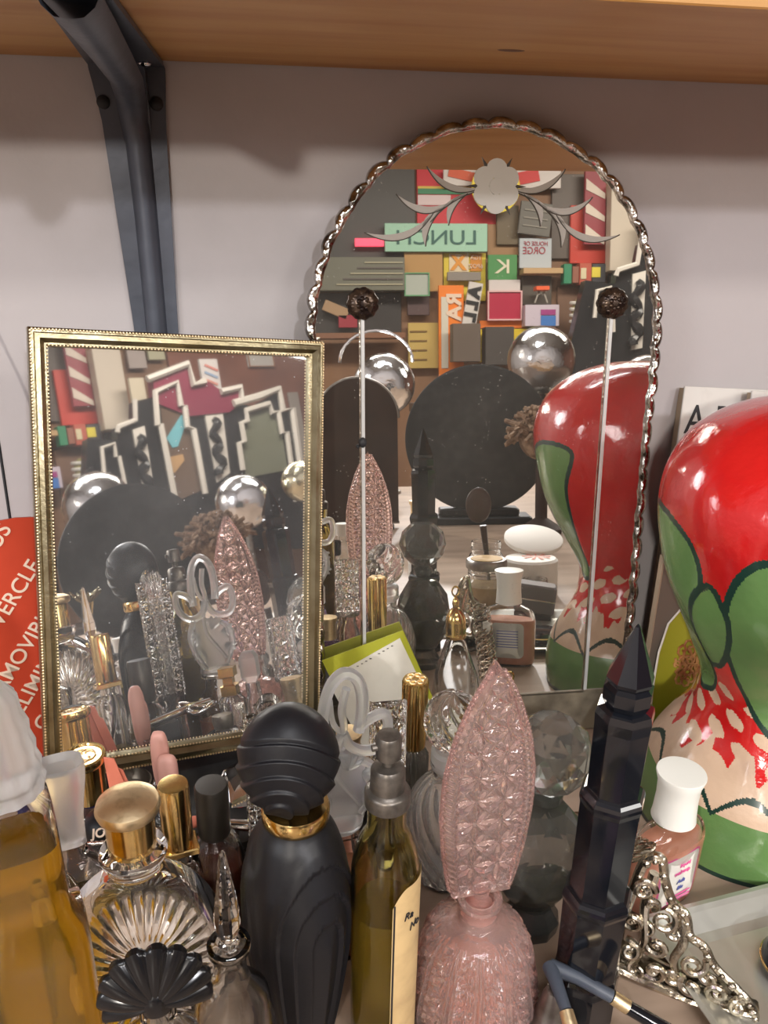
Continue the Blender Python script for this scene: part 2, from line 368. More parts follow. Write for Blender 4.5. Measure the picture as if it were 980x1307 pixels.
# scalloped edge
def resample(pts, step):
    P = [Vector((p[0], 0, p[1])) for p in pts]; out = [P[0]]; acc = 0
    for a, b in zip(P, P[1:]):
        L = (b-a).length; d = step-acc
        while d <= L: out.append(a+(b-a)*d/L); d += step
        acc = (acc+L) % step
    return out
op = resample(arch(.1255, .4268, -.036), .0011); pts = []; rad = []
random.seed(4)
SC = .0185; off = [random.uniform(-.0012, .0012) for _ in range(90)]
for i, p in enumerate(op):
    s_ = i*.0011; u = (s_ % SC)/SC; k = int(s_/SC)
    c = Vector((UC, 0, min(.285, p.z))); d = (p-c).normalized()
    bul = sin(pi*u)**.6
    pts.append(p+d*(.0005+.0027*bul+off[k % 90]*.6*bul)+Vector((0, -.0012*cos(2*pi*u), 0))); rad.append(.0017+.0024*bul)
e_ = MB().tube(pts, rad, 10).build('scalloped_edge', mat('edge_glass', (.74, .72, .68), .08, 1, noise=(70, (.16, .14, .12), .38, .62), bump=(160, .0015)), A)
mb = MB()
for x in (-.159, .0245):
    MB().box(x-.0013, x+.0013, -.0016, -.0001, 0, .30, .0003).build('slide_rod', mat('slide_rod_white', (.62, .62, .60), .25, .3), A)
    MB().box(x-.0026, x-.0017, -.0008, -.0001, 0, .30).build('slide_channel', M['silver'], A)
    mb = MB()
    mb.lathe([(0, 0), (.0085, 0), (.0105, .002), (.0095, .0045), (.006, .0065), (0, .0072)], 40, mod=lambda t_, z, r: r*(1+.10*abs(sin(5.5*t_))), X=Matrix.Translation((x, -.0005, .3105)) @ Matrix.Rotation(pi/2, 4, 'X'))
    for k in range(11):
        a = 2*pi*k/11; mb.ball((x+.0068*cos(a), -.0045, .3105+.0068*sin(a)), .0024, 8, 6)
    for k in range(7):
        a = 2*pi*k/7; mb.ball((x+.0036*cos(a), -.0065, .3105+.0036*sin(a)), .0020, 8, 6)
    mb.build('rosette_knob', M['rosette'], A)
MB().ball((-.1595, -.0018, .212), .0022, 8, 6, sx=1.3, sz=1.8).ball((-.163, -.0018, .209), .0013, 8, 6).build('slide_catch', M['ink'], A)
MB().box(UC-.10, .0235, -.0012, -.0001, -.0022, -.0008).build('bottom_line', M['pewter'], A, smooth=False)
# etched flower and leaves
fz = .389; fx = -.0655; mb = MB()
for k in range(6):
    a = pi/6+2*pi*k/6; q = []
    for i in range(16):
        b = 2*pi*i/16; rx, rz = .0066*cos(b), .0072*sin(b)
        q.append((fx+cos(a)*.0105+rx*cos(a)-rz*sin(a), fz+sin(a)*.0115+rx*sin(a)+rz*cos(a)))
    mb.poly(q, -.0007-.0001*k, -.0001)
mb.poly([(fx+.0052*cos(2*pi*i/14), fz+.0055*sin(2*pi*i/14)) for i in range(14)], -.0016, -.0001)
fo = mb.build('etched_flower', mat('frosted_petals', (.48, .46, .41), .7), A, smooth=False)
def crescent(p0, p1, bow, wd, n=18):
    (x0, z0), (x1, z1) = p0, p1; dx, dz = x1-x0, z1-z0; L = hypot(dx, dz); nx, nz = -dz/L, dx/L; up_, lo = [], []
    for i in range(n+1):
        t_ = i/n; o_ = 4*bow*t_*(1-t_); h = wd*sin(pi*t_)**.8
        up_.append((x0+dx*t_+nx*(o_+h), z0+dz*t_+nz*(o_+h))); lo.append((x0+dx*t_+nx*(o_-h), z0+dz*t_+nz*(o_-h)))
    return up_, lo
for sgn in (1, -1):
    for (p0, p1, bow, wd) in [((.010, -.001), (.049, .012), -.007, .0022), ((.030, -.010), (.070, -.006), -.008, .0024), ((.044, -.018), (.092, -.031), -.009, .0024),
                              ((.012, -.003), (.046, -.024), .004, .0010), ((.020, -.005), (.033, -.026), .005, .0024), ((.036, -.014), (.049, -.040), .006, .0028)]:
        up_, lo = crescent((fx+sgn*p0[0], fz+p0[1]), (fx+sgn*p1[0], fz+p1[1]), bow*sgn, wd)
        q = up_+lo[::-1][1:-1]
        MB().poly(q if sgn < 0 else q, -.0004, -.0001).build('etched_leaf', M['etched'], A, smooth=False)
        MB().tube([(x, -.0004, z) for x, z in (lo if sgn > 0 else up_)], .0004, 5).build('leaf_outline', M['etchline'], A)
for k in range(6):
    a = 2*pi*k/6; mb = MB()
    mb.poly([(fx+cos(a+.12)*.013, fz+sin(a+.12)*.013), (fx+cos(a)*.0215, fz+sin(a)*.0215), (fx+cos(a-.12)*.013, fz+sin(a-.12)*.013)][::-1], -.0004, -.0001).build('etched_spike', M['etchline'], A, smooth=False)

# ------------------------------------------------------------------ framed mirror
OB = Vector((-.133, .458, .084)); EB = Vector((.957, .2897, 0)).normalized(); NB = Vector((-.2831, .9356, -.2105)).normalized(); UB = EB.cross(NB)
psi = radians(-6.4); EB2 = EB*cos(psi)+UB*sin(psi); UB2 = -EB*sin(psi)+UB*cos(psi)
TLB = OB+EB*.0279+UB*.2650
XB = frame_matrix(TLB, EB2, NB, UB2)
B = thing('framed_mirror', 'rectangular tabletop mirror in a narrow beaded brass frame', 'mirror', X=XB)
WB, HB = .186, .283
MB().box(.006, WB-.006, 0, .003, -HB+.006, -.006).build('mirror_glass', M['mirrorB'], B, smooth=False)
mb = MB(); prof = [(0, .008), (0, -.004), (.0012, -.0055), (.0028, -.0055), (.0036, -.0075), (.0062, -.0082), (.0078, -.006), (.0088, -.0045), (.0098, -.0045), (.0112, -.001), (.0112, .0)]
vs = []
for d, y in prof: vs += [(d, y, -d), (WB-d, y, -d), (WB-d, y, -HB+d), (d, y, -HB+d)]
fs = []
for k in range(len(prof)-1):
    for j in range(4): a = k*4+j; c = k*4+(j+1) % 4; fs.append((a, a+4, c+4, c))
mb.add(vs, fs); mb.build('brass_frame', M['brass'], B, smooth=True, angle=25)
def beads(mb, d, y, r, step):
    for (x0, z0, x1, z1) in ((d, -d, WB-d, -d), (WB-d, -d, WB-d, -HB+d), (WB-d, -HB+d, d, -HB+d), (d, -HB+d, d, -d)):
        L = hypot(x1-x0, z1-z0); n = int(L/step)
        for i in range(n): t_ = (i+.5)/n; mb.ball((x0+(x1-x0)*t_, y, z0+(z1-z0)*t_), r, 6, 4)
mb = MB(); beads(mb, .0012, -.0058, .0008, .0019); mb.build('outer_beading', M['gold_satin'], B)
mb = MB(); beads(mb, .0102, -.0045, .0007, .0021); mb.build('inner_beading', M['gold_satin'], B)
MB().box(.001, WB-.001, .0035, .009, -HB+.001, -.001).build('backing_board', M['boxdark'], B, smooth=False)
bxm = frame_matrix(Vector((-.130, .452, 0)), Vector((.957, .29, 0)).normalized(), Vector((-.29, .957, 0)).normalized(), Vector((0, 0, 1)))
t = thing('jewellery_box', 'dark lidded box under the framed mirror, crowded with small things', 'box', X=bxm)
MB().box(.0, .200, -.075, .038, 0, .036, .002).build('box_base', M['boxdark'], t)
MB().box(-.001, .201, -.076, .039, .0365, .0445, .002).build('lid', M['boxdark'], t)
TOPB = .0446
# ------------------------------------------------------------------ painted mannequin head
HX, HY = .352, .432
HP = [(.079, 0), (.079, .02), (.074, .045), (.064, .065), (.055, .08), (.050, .095), (.049, .115), (.060, .140), (.073, .165), (.084, .190), (.091, .218), (.093, .240), (.0900, .260), (.081, .278), (.067, .291), (.049, .3005), (.026, .3065), (0, .3085)]
hp = smoothprof(HP, 20)
G1 = [(153, .233), (165, .235), (176, .234), (188, .228), (194, .216), (195, .198), (193, .176), (190, .150), (191, .131), (184, .114), (176, .109), (166, .107), (162, .115), (162, .145), (159, .168), (154.6, .198), (147, .225)]
G2 = [(200.6, .204), (205.3, .194), (208, .181), (206, .16), (199.4, .143), (191.5, .141), (188.2, .156), (187.8, .174), (193.3, .195)]
G3 = [(206.8, .177), (209.2, .203), (213.8, .222), (220.5, .233), (236, .238), (252, .234), (268, .22), (276, .19), (272, .15), (262, .112), (246, .098), (234, .101), (220.6, .114), (210.6, .135), (206.7, .157)]
G4 = [(295, .20), (320, .215), (345, .21), (355, .17), (340, .13), (315, .12), (298, .15)]
def pin(x, y, P):
    c = False; n = len(P)
    for i in range(n):
        (x0, y0), (x1, y1) = P[i], P[i-1]
        if (y0 > y) != (y1 > y) and x < (x1-x0)*(y-y0)/(y1-y0)+x0: c = not c
    return c
def pdist(x, y, P, s):
    b = 9
    for i in range(len(P)):
        (x0, y0), (x1, y1) = P[i-1], P[i]; ax, ay, bx, by, px, py = x0*s, y0, x1*s, y1, x*s, y
        dx, dy = bx-ax, by-ay; t_ = max(0, min(1, ((px-ax)*dx+(py-ay)*dy)/(dx*dx+dy*dy+1e-12)))
        b = min(b, hypot(px-ax-dx*t_, py-ay-dy*t_))
    return b
def smoothpoly(P, k=5):
    n = len(P); out = []
    for i in range(n):
        a, b, c, d = P[i-1], P[i], P[(i+1) % n], P[(i+2) % n]
        for j in range(k):
            t_ = j/k; out.append(tuple(.5*((2*b[q])+(-a[q]+c[q])*t_+(2*a[q]-5*b[q]+4*c[q]-d[q])*t_*t_+(-a[q]+3*b[q]-3*c[q]+d[q])*t_**3) for q in (0, 1)))
    return out
GP = [smoothpoly(g, 4) for g in (G1, G2, G3, G4)]
def headpaint(th, z):   # th in degrees 0..360
    s = .0016*1.0
    for g, wd in ((GP[1], .0042), (GP[0], .0038), (GP[2], .0042), (GP[3], .004)):
        if not (min(p[0] for p in g)-4 < th < max(p[0] for p in g)+4): continue
        i_ = pin(th, z, g); d = pdist(th, z, g, .0015)
        if i_: return 2 if d < wd*.35 else 1
        if d < wd*.75: return 2
    if z > .128: return 0
    if z > .066:
        k = (z-.066)/.062
        zz = z-.066+(th-200)*.00030; row = floor(zz/.0150); u = ((th*.0011+row*.013)/.0270) % 1-.5; v = (zz/.0150) % 1-.5
        tear = (u+.25*v)**2/.13+(v-u*.15)**2/.10+.35*sin(th*.9+z*900)*.3
        if tear < 1 and z < .118+.006*sin(th*.2): return 3
        return 0 if z > .075+.007*sin(th*.23)+.004*sin(th*.61) else 3
    sc_ = .046+.016*abs(sin(radians(th)*5.0))
    if abs(z-sc_+.003) < .0020 and z > .042: return 2
    if z < .044: return 1 if z > .0035 else 2
    return 3
n = 640; vs = [] ; fs = []; mi = []
def hdent(th, z, r):
    t_ = degrees_(th)
    e = 0
    for a0, z0, aw, zw, amp in ((255, .20, 16, .022, .004), (190, .165, 7, .03, .0015), (292, .20, 12, .02, -.004), (275, .15, 10, .03, .007), (180, .10, 30, .02, -.001)):
        da = (t_-a0+180) % 360-180; e += amp*exp(-(da/aw)**2-((z-z0)/zw)**2)
    return r+e+.0006*sin(th*7+z*60)
def degrees_(a): return (a*180/pi) % 360
mb = MB(); mb.lathe([p for p in hp if p[0] > 0 or p[1] > .3], n, mod=hdent)
for f in mb.f:
    c = sum((mb.v[i] for i in f), Vector())/len(f)
    mi.append(headpaint(degrees_(atan2(c.y, c.x)), c.z) if len(f) < 10 else 3)
mb.mi = mi
o = mb.build('mannequin_head', [M['hred'], M['hgreen'], M['hdark'], M['hcream']])
o.location = (HX, HY, 0)
tag(o, 'large lacquered red mannequin head painted with green patches at right edge', 'mannequin head')

# ------------------------------------------------------------------ card, booklets and signs behind
cm = frame_matrix(Vector((.0925, .5300, -.0055)), Vector((.985, -.02, 0)).normalized(), Vector((.02, .985, -.17)).normalized(), Vector((0, .17, .985)).normalized())
c = thing('postcard', 'cream postcard with chartreuse border leaning on the arched mirror', 'card', X=cm)
def quad(pts, y0, y1): return MB().poly(pts, y0, y1)
K = [(.022, .118), (.0445, .064), (.060, .03), (-.020, .003), (-.052, .078)]
q = [(-.0417, .0895), (.0214, .1100), (.0549, .0284), (-.008, .0080)][::-1]
quad(q, 0, .0008).build('card_border', M['lime'], c, smooth=False)
cx_ = sum(p[0] for p in q)/4; cz_ = sum(p[1] for p in q)/4
quad([(.0190, .1040), (-.0385, .0740), (-.0090, .0095), (.0515, .0290)], -.0004, -.0001).build('card_face', M['paper'], c, smooth=False)
for k in range(14):
    t_ = k/13; x = -.032+(.012+.032)*t_; z = .0735+(.0975-.0735)*t_
    if k % 5 != 4: MB().box(x, x+.0016, -.0006, -.0004, z, z+.0008).build('printed_line', M['pewter'], c, smooth=False)

bk = frame_matrix(Vector((.324, .566, .008)), Vector((.9976, -.03, -.06)).normalized(), Vector((.03, .985, -.15)).normalized(), Vector((.06, .15, .985)).normalized())
b = thing('booklet', 'pale old booklet with black serif title, leaning on the wall behind the red head', 'book', X=bk)
MB().box(.010, .20, -.002, 0, .0, .272, .0005).build('front_cover', M['booklet'], b, smooth=False)
MB().box(.0115, .20, .0002, .010, .001, .270).build('pages', M['tan_edge'], b, smooth=False)
text('title', 'A PERF', .034, M['ink'], b, (.014, -.0024, .2445), sx=.78, align='LEFT')
for x, z, wd in ((.0150, .2320, .010), (.0275, .2320, .006), (.0410, .2320, .009), (.0605, .2320, .014), (.078, .2320, .010)):
    MB().box(x, x+wd, -.0024, -.002, z, z+.0012).build('title_serif', M['ink'], b, smooth=False)
bk2 = frame_matrix(Vector((.366, .553, .011)), Vector((.9976, -.03, -.06)).normalized(), Vector((.03, .985, -.15)).normalized(), Vector((.06, .15, .985)).normalized())
b = thing('booklet', 'second pale booklet at the right picture edge, in front of the titled one', 'book', X=bk2)
MB().box(.019, .17, -.002, 0, .0, .268, .0005).build('front_cover', M['booklet'], b, smooth=False)
MB().box(.020, .17, .0002, .006, .001, .266).build('pages', M['tan_edge'], b, smooth=False)
# grey-brown board below the booklet, and the lime picture card
bd = thing('backing_card', 'brownish grey upright card edge between arched mirror and lime green card', 'card', (.333, .545, 0), .18)
MB().box(-.012, .05, 0, .004, 0, .155, .0008).build('card_sheet', mat('grey_brown_card', (.20, .16, .13), .7), bd, smooth=False)
MB().box(-.0135, -.0122, -.0005, .0045, 0, .156).build('pale_edge', M['tan_edge'], bd, smooth=False)
lm = frame_matrix(Vector((.318, .517, 0)), Vector((.95, .06, -.0)).normalized(), Vector((-.06, .94, -.25)).normalized(), Vector((0.02, .25, .968)).normalized())
l = thing('picture_card', 'lime green card with a curly auburn hair print tucked behind the red head', 'card', X=lm)
g = [(.0, .0), (.075, .0), (.075, .115), (.030, .112), (.016, .098), (.008, .075), (.003, .045)]
MB().poly(g, 0, .001).build('card_sheet', M['lime'], l, smooth=False)
MB().tube([(x-.0008, 0, z) for x, z in [g[0], g[6], g[5], g[4], g[3]]], .0009, 6).build('white_margin', M['white'], l)
mb = MB()
for i in range(22):
    a = i*2.4; r = .0026*sqrt(i); x0, z0 = .034+r*cos(a), .062+1.4*r*sin(a)
    mb.tube([(x0+.005*cos(b_*.9+i)*(1-b_/9), -.0005, z0+.006*sin(b_*.9+i)*(1-b_/9)) for b_ in range(8)], .0011, 5)
mb.build('hair_print', M['curl'], l)

# orange-red french sign at left
sm = frame_matrix(Vector((-.150, .512, .0)), Vector((.60, .80, 0)).normalized(), Vector((-.79, .59, -.14)).normalized(), Vector((0, .17, .985)).normalized())
sm = frame_matrix(Vector((-.147, .508, .03)), Vector((.82, .56, 0)).normalized(), Vector((-.56, .82, -.10)).normalized(), Vector((-.05, .09, .99)).normalized())
s = thing('enamel_sign', 'orange-red rounded sign with French lettering at the left picture edge', 'sign', X=sm)
q = [(.021+.075*cos(a_)-.020, .110+.080*sin(a_)) for a_ in [pi*k/24 for k in range(-2, 25)]]
q += [(-.060, .06), (-.025, .0)]+[(.022, .0)]
q = [(p[0], p[1]) for p in q]
MB().poly(q[::-1][::-1], 0, .0018).build('sign_panel', M['redcard'], s, smooth=False)
MB().poly([(-.026, -.02), (.06, -.02), (.062, .026), (.010, .020), (-.020, .012)], -.0008, -.0001).build('blue_base', M['navy'], s, smooth=False)
for k, (bdy, x, z, sz) in enumerate((('NE PAS PLUS', -.024, .158, .0155), ('LE COUVERCLE', -.016, .122, .0155), ('AMOVIBLE', .000, .100, .0155), ('ÉLIMINER', .006, .077, .0155), ('GASES', .012, .052, .0155))):
    text('sign_lettering', bdy, sz, M['cream_ink'], s, (x, -.0005, z), rot=(pi/2, radians(-46), 0), sx=.9, bold=.0001)
MB().ball((-.022, -.0005, .148), .0022, 10, 6, sy=.2).build('sign_dot', M['cream_ink'], s)
MB().tube([(-.172, .59, .33), (-.166, .575, .30), (-.160, .56, .26), (-.158, .55, .2)], .0011, 6).build('string', M['ink'])
tag(bpy.data.objects['string'], 'thin black string hanging down the wall above the orange sign', 'string')

# ------------------------------------------------------------------ bottles
def gl(name, outer, th, m, parent, n=56, mod=None, sx=1, sy=1, ph=0, smooth=True, floor_t=.004, angle=40):
    return MB().lathe(bottle_prof(outer, th, floor_t), n, mod=mod, sx=sx, sy=sy, ph=ph).build(name, m, parent, smooth, angle)
def lq(outer, th, level, m, parent, n=56, mod=None, sx=1, sy=1, ph=0, smooth=True, floor_t=.004):
    return MB().lathe(liquid_prof(outer, th, level, floor_t), n, mod=mod, sx=sx, sy=sy, ph=ph).build('liquid', m, parent, smooth)
sq = lambda p: (lambda t_, z, r: r/((abs(cos(t_))**p+abs(sin(t_))**p)**(1/p)))   # rounded-square cross section

# amber bottle at the left edge
t = thing('perfume_bottle', 'tall bottle of amber liquid with ribbed clear cap at the left picture edge', 'bottle', (-.0945, .268, 0), .3)
o_ = [(.0200, 0), (.0212, .004), (.0212, .140), (.0200, .150), (.0168, .158), (.0160, .164), (.0156, .196), (.0146, .206), (.0100, .212), (.0095, .217)]
gl('glass_body', o_, .0018, M['glass'], t, 64, sq(4)); lq(o_, .0018, .190, M['amber'], t, 64, sq(4))
mb = MB(); mb.lathe([(.0, .214), (.0142, .214), (.0148, .217), (.0138, .221), (.0142, .225), (.0128, .229), (.0132, .233), (.0118, .238), (.0120, .242), (.0100, .248), (.0096, .254), (.006, .259), (0, .260)], 72, mod=lambda a, z, r: r*(1+.022*cos(14*a)))
mb.build('ribbed_cap', M['frost'], t)

# frosted flared stopper bottle
t = thing('perfume_bottle', 'small square clear bottle with a flared frosted stopper behind the round flask', 'bottle', (-.0935, .338, 0), .25)
o_ = [(.0245, 0), (.026, .004), (.026, .098), (.024, .106), (.014, .112), (.0085, .116), (.0085, .124)]
gl('glass_body', o_, .0022, M['glass'], t, 64, sq(5), sx=.86, sy=.56); lq(o_, .0022, .082, M['yellow_liquid'], t, 64, sq(5), sx=.86, sy=.56)
mb = MB(); mb.lathe([(.0, .122), (.0072, .122), (.0076, .138), (.0088, .147), (.0108, .160), (.0113, .166), (.0105, .170), (.0090, .1685), (.0072, .1668), (0, .1666)], 64, mod=sq(3.2), sy=.72)
mb.build('stopper', M['frost'], t)

# round flask with gold cap
t = thing('round_flask', 'round flat glass flask with sunburst relief and a wide gold domed cap', 'flask', (-.0575, .300, 0), .10)
mb = MB()
NT, NRr = 96, 20; AX, AZ, ZC, TH = .0385, .058, .086, .0135
for side in (-1, 1):
    vs = []; fs = []
    for i in range(NRr+1):
        u = i/NRr
        for j in range(NT*3):
            a = 2*pi*j/(NT*3); thk = TH*(1-u**3.2)**.6 if u < 1 else 0
            rel = .0014*max(0, cos(a*34))*(1 if .30 < u < .78 else 0)*sin(pi*min(1, max(0, (u-.30)/.48)))**.5
            dish = -.0030*(1 if u < .82 else 0)*(1-(u/.82)**6 if u < .82 else 0)
            vs.append((AX*u*cos(a), side*max(0.00002, thk+rel+dish), ZC+AZ*u*sin(a)))
    m_ = NT*3
    for i in range(NRr):
        for j in range(m_):
            k = (j+1) % m_; f = (i*m_+j, i*m_+k, (i+1)*m_+k, (i+1)*m_+j)
            fs.append(f if side < 0 else f[::-1])
    mb.add(vs, fs)
mb.build('glass_body', M['glass'], t)
MB().lathe([(.0, .138), (.0115, .139), (.0125, .143), (.0145, .146), (.0150, .148), (.0140, .150), (.0120, .1505), (0, .1505)], 48).build('neck_ring', M['glass'], t)
MB().lathe([(0, 0), (.018, 0), (.019, .006), (.014, .014), (.008, .030), (0, .034)], 48, sy=.6).build('foot', M['glass'], t)
MB().lathe([(0, .1508), (.0105, .1508), (.0108, .1690), (0, .1690)], 48).build('gold_collar', M['gold'], t)
MB().lathe([(0, .1692), (.0108, .1692), (.0132, .1705), (.0140, .1730), (.0132, .1755), (.0095, .1775), (.004, .1783), (0, .1784)], 56).build('domed_cap', M['gold_satin'], t)

# black shell stopper
t = thing('shell_perfume_bottle', 'bottle with a black scallop-shell stopper at the bottom picture edge', 'bottle', (-.0435, .236, 0), .05)
o_ = [(.016, 0), (.018, .004), (.018, .104), (.014, .117), (.007, .123), (.007, .131)]
gl('glass_body', o_, .002, M['glass'], t, sy=.6)
mb = MB(); vs = []; fs = []; na, nr = 133, 16
for side in (-1, 1):
    b0 = len(vs)
    for i in range(nr+1):
        u = i/nr
        for j in range(na):
            a = radians(-22)+radians(224)*j/(na-1); lob = abs(sin(9.5*(a-radians(-22))*180/224))**.55
            R_ = (.0195+.0022*lob)*u
            y_ = side*(.0055*(1-u**2.2)+.0008+.0011*(lob-.35)*u)
            vs.append((R_*cos(a)*1.0, y_, .137+R_*sin(a)*1.12))
    for i in range(nr):
        for j in range(na-1):
            f = (b0+i*na+j, b0+i*na+j+1, b0+(i+1)*na+j+1, b0+(i+1)*na+j); fs.append(f if side < 0 else f[::-1])
h = (nr+1)*na
for j in range(na-1): fs.append((nr*na+j, nr*na+j+1, h+nr*na+j+1, h+nr*na+j))
mb.add(vs, fs); mb.lathe([(0, .131), (.0065, .131), (.0075, .137), (.006, .143), (0, .145)], 24)
mb.build('shell_stopper', mat('black_shell', (.005, .005, .006), .22), t, angle=60)

# small bottle with spike stopper
t = thing('perfume_bottle', 'small clear bottle with a pointed crystal spike stopper left of the black bottle', 'bottle', (-.0165, .262, 0), .2)
o_ = [(.0165, 0), (.018, .006), (.018, .080), (.016, .096), (.0090, .106), (.0070, .110), (.0070, .122), (.0092, .125), (.0092, .128), (.0072, .1295)]
gl('glass_body', o_, .0022, M['glass'], t, 48)
MB().lathe([(0, .123), (.0040, .124), (.0048, .128), (.0036, .131), (.0056, .138), (.0054, .146), (.0014, .177), (0, .179)], 8).build('spike_stopper', M['glass'], t, smooth=False)

# gold topped bottle on the box
def on_box(x, y): return (x, y, TOPB)
t = thing('perfume_bottle', 'squat bottle with an embossed flat gold cap by the lower left mirror corner', 'bottle', on_box(-.104, .431))
gl('glass_body', [(.011, 0), (.012, .003), (.012, .020), (.008, .024), (.008, .027)], .0018, M['glass'], t)
MB().lathe([(0, .027), (.0105, .027), (.0108, .052), (.0122, .0535), (.0127, .056), (.0122, .0580), (.0105, .0583), (.010, .0573), (0, .0573)], 48).build('gold_cap', M['gold'], t)
mb = MB()
for k in range(4):
    a0 = k*pi/2+.5
    mb.tube([(.0045*cos(a0+b_*.35)+.0022*cos(b_*1.1+k), .0045*sin(a0+b_*.35)+.0022*sin(b_*1.1+k), .0576) for b_ in range(9)], .0005, 5)
mb.build('embossed_scrolls', M['gold_satin'], t)
mb = MB()
mb.poly([(.0, .058), (.006, .056), (.012, .030), (.012, .008), (.004, .010), (.001, .036)][::-1], -.0005, .0005); mb.poly([(.002, .052), (.010, .046), (.016, .022), (.010, .020)][::-1], .001, .0018)
rb = mb.build('coral_ribbon', M['coral'], t, smooth=False); rb.location = (.0118, -.004, .0)

# black pebble cap with pale letters
t = thing('perfume_bottle', 'small bottle with rounded black cap and pale letters, beside the gold embossed cap', 'bottle', (-.087, .385, 0), 0)
gl('glass_body', [(.013, 0), (.015, .004), (.015, .060), (.012, .070), (.008, .074), (.008, .078)], .002, M['glass'], t, 48)
MB().lathe([(0, .078), (.009, .078), (.0118, .083), (.0122, .088), (.0105, .094), (.006, .0975), (0, .0985)], 40).build('black_cap', M['black'], t)
text('cap_lettering', 'JON', .0066, M['cream_ink'], t, (.001, -.0112, .0930), rot=(radians(42), 0, 0), bold=.0002)

# pink frosted twin-lobed stopper
t = thing('perfume_bottle', 'tiny bottle with a pink frosted twin-lobed stopper, standing at the brass frame', 'bottle', on_box(-.0585, .436), -.15)
gl('glass_body', [(.012, 0), (.0125, .002), (.0125, .010), (.007, .016), (.0075, .021), (.0092, .023), (.0092, .025)], .0018, M['glass_b'], t)
def lobe(name, x, y, z0, z1, w_, th, m, parent, tilt=0):
    n_ = 28; q = []
    hgt = z1-z0
    for i in range(n_): 
        a = 2*pi*i/n_; s_ = abs(cos(a))**.55*(1 if cos(a) > 0 else -1); u = abs(sin(a))**.8*(1 if sin(a) > 0 else -1)
        q.append((x+w_*s_*(.85+.15*(u+1)/2), (z0+z1)/2+hgt/2*u))
    return MB().poly(q, y-th, y+th, b=th*.7).build(name, m, parent, angle=70)
lobe('stopper_lobe', -.0030, .003, .020, .064, .0060, .0032, M['pinkfrost'], t)
lobe('stopper_lobe', .0028, -.0042, .022, .052, .0068, .0036, M['pinkfrost'], t)

# gold tube cap
t = thing('perfume_bottle', 'slim clear bottle with a tall plain gold tube cap', 'bottle', (-.044, .350, 0), .2)
o_ = [(.010, 0), (.011, .003), (.011, .084), (.009, .090), (.006, .092), (.006, .098)]
gl('glass_body', o_, .0018, M['glass'], t, 48, sq(5)); lq(o_, .0018, .05, M['olive'], t, 48, sq(5))
MB().box(-.010, .010, -.0075, .0075, .0985, .1025, .0008).build('gold_plinth', M['gold'], t, smooth=False)
MB().lathe([(0, .1026), (.0076, .1026), (.0080, .104), (.0080, .1395), (.0074, .1412), (0, .1416)], 48).build('gold_tube_cap', M['gold'], t)

# dark cap bottle
t = thing('perfume_bottle', 'round-shouldered bottle of dark red liquid with a dark cylindrical cap', 'bottle', (-.027, .376, 0))
o_ = [(.014, 0), (.0155, .003), (.0155, .066), (.0140, .075), (.0100, .081), (.007, .083), (.007, .086)]
gl('glass_body', o_, .0018, M['glass'], t); lq(o_, .0018, .062, M['red_liquid'], t)
MB().lathe([(0, .0835), (.0088, .0835), (.0092, .085), (.0092, .1155), (.0085, .1170), (0, .1172)], 48).build('dark_cap', mat('dark_bronze_cap', (.045, .038, .03), .35, .5), t)

# black draped bottle
t = thing('draped_perfume_bottle', 'matte black draped bottle with a turban shaped stopper and gold collar', 'bottle', (.0155, .307, 0))
def drape(a, z, r):
    e = 0
    for a0, ztop, ka in ((radians(-62), .150, 1.0), (radians(150), .150, 1.0)):
        da = (a-a0+pi) % (2*pi)-pi
        if z < ztop+.003:
            zz = max(0, (ztop-z))/.075
            d_ = hypot(da/1.05, 0 if z < .092 else (z-.092)/.050)
            k = d_*3.4
            if d_ < 1.12: e += .0030*(1-(k % 1))**1.2*(1 if d_ > .05 else 1)*min(1, (1.14-d_)*8)*(.55+.45*(1-d_))
    return r+e*(1 if z > .012 else z/.012)
bp_ = [(.0125, 0), (.0140, .004), (.0158, .015), (.0192, .035), (.0225, .058), (.0250, .082), (.0256, .105), (.0245, .120), (.0222, .132), (.0190, .142), (.0155, .148), (.0145, .150), (0, .151)]
MB().lathe([(0, 0)]+smoothprof(bp_[:-1], 8)+[(0, .151)], 260, mod=drape).build('draped_body', M['black'], t, angle=180)
MB().lathe([(0, .1505), (.0150, .1505), (.0158, .1515), (.0160, .1575), (.0152, .1590), (0, .1592)], 64).build('gold_collar', M['gold'], t)
vs = []; fs = []; nn, mm = 280, 220; hc = Vector((-.0025, .0, .1845)); Rr = .0222
pole = Vector((-.15, -.72, -.72)).normalized()
for i in range(mm+1):
    ph = -pi/2+pi*i/mm
    for j in range(nn):
        a = 2*pi*j/nn; d = Vector((cos(ph)*cos(a), cos(ph)*sin(a), sin(ph)))
        pp = Vector((d.x*Rr, d.y*Rr*.92, d.z*Rr*1.22)); g_ = hypot(pp.x+.0055, pp.y*.38+pp.z*.92+.0215); k = g_/.0068
        fr = k % 1; saw = ((fr**1.3*min(1, (1-fr)*7)) if k < 5 else max(0, 1-(k-5)*.5)*.6*min(1, (k-5)*4)) if d.y < .35 else 0
        p = hc+Vector((d.x*Rr, d.y*Rr*.92, d.z*Rr*1.22))*(1+.085*saw*min(1, max(0, (.35-d.y)*3)))
        p.z = max(p.z, .1592); vs.append(p)
for i in range(mm):
    for j in range(nn): k = (j+1) % nn; fs.append((i*nn+j, i*nn+k, (i+1)*nn+k, (i+1)*nn+j))
MB().add(vs, fs).build('turban_stopper', M['black'], t, angle=180)

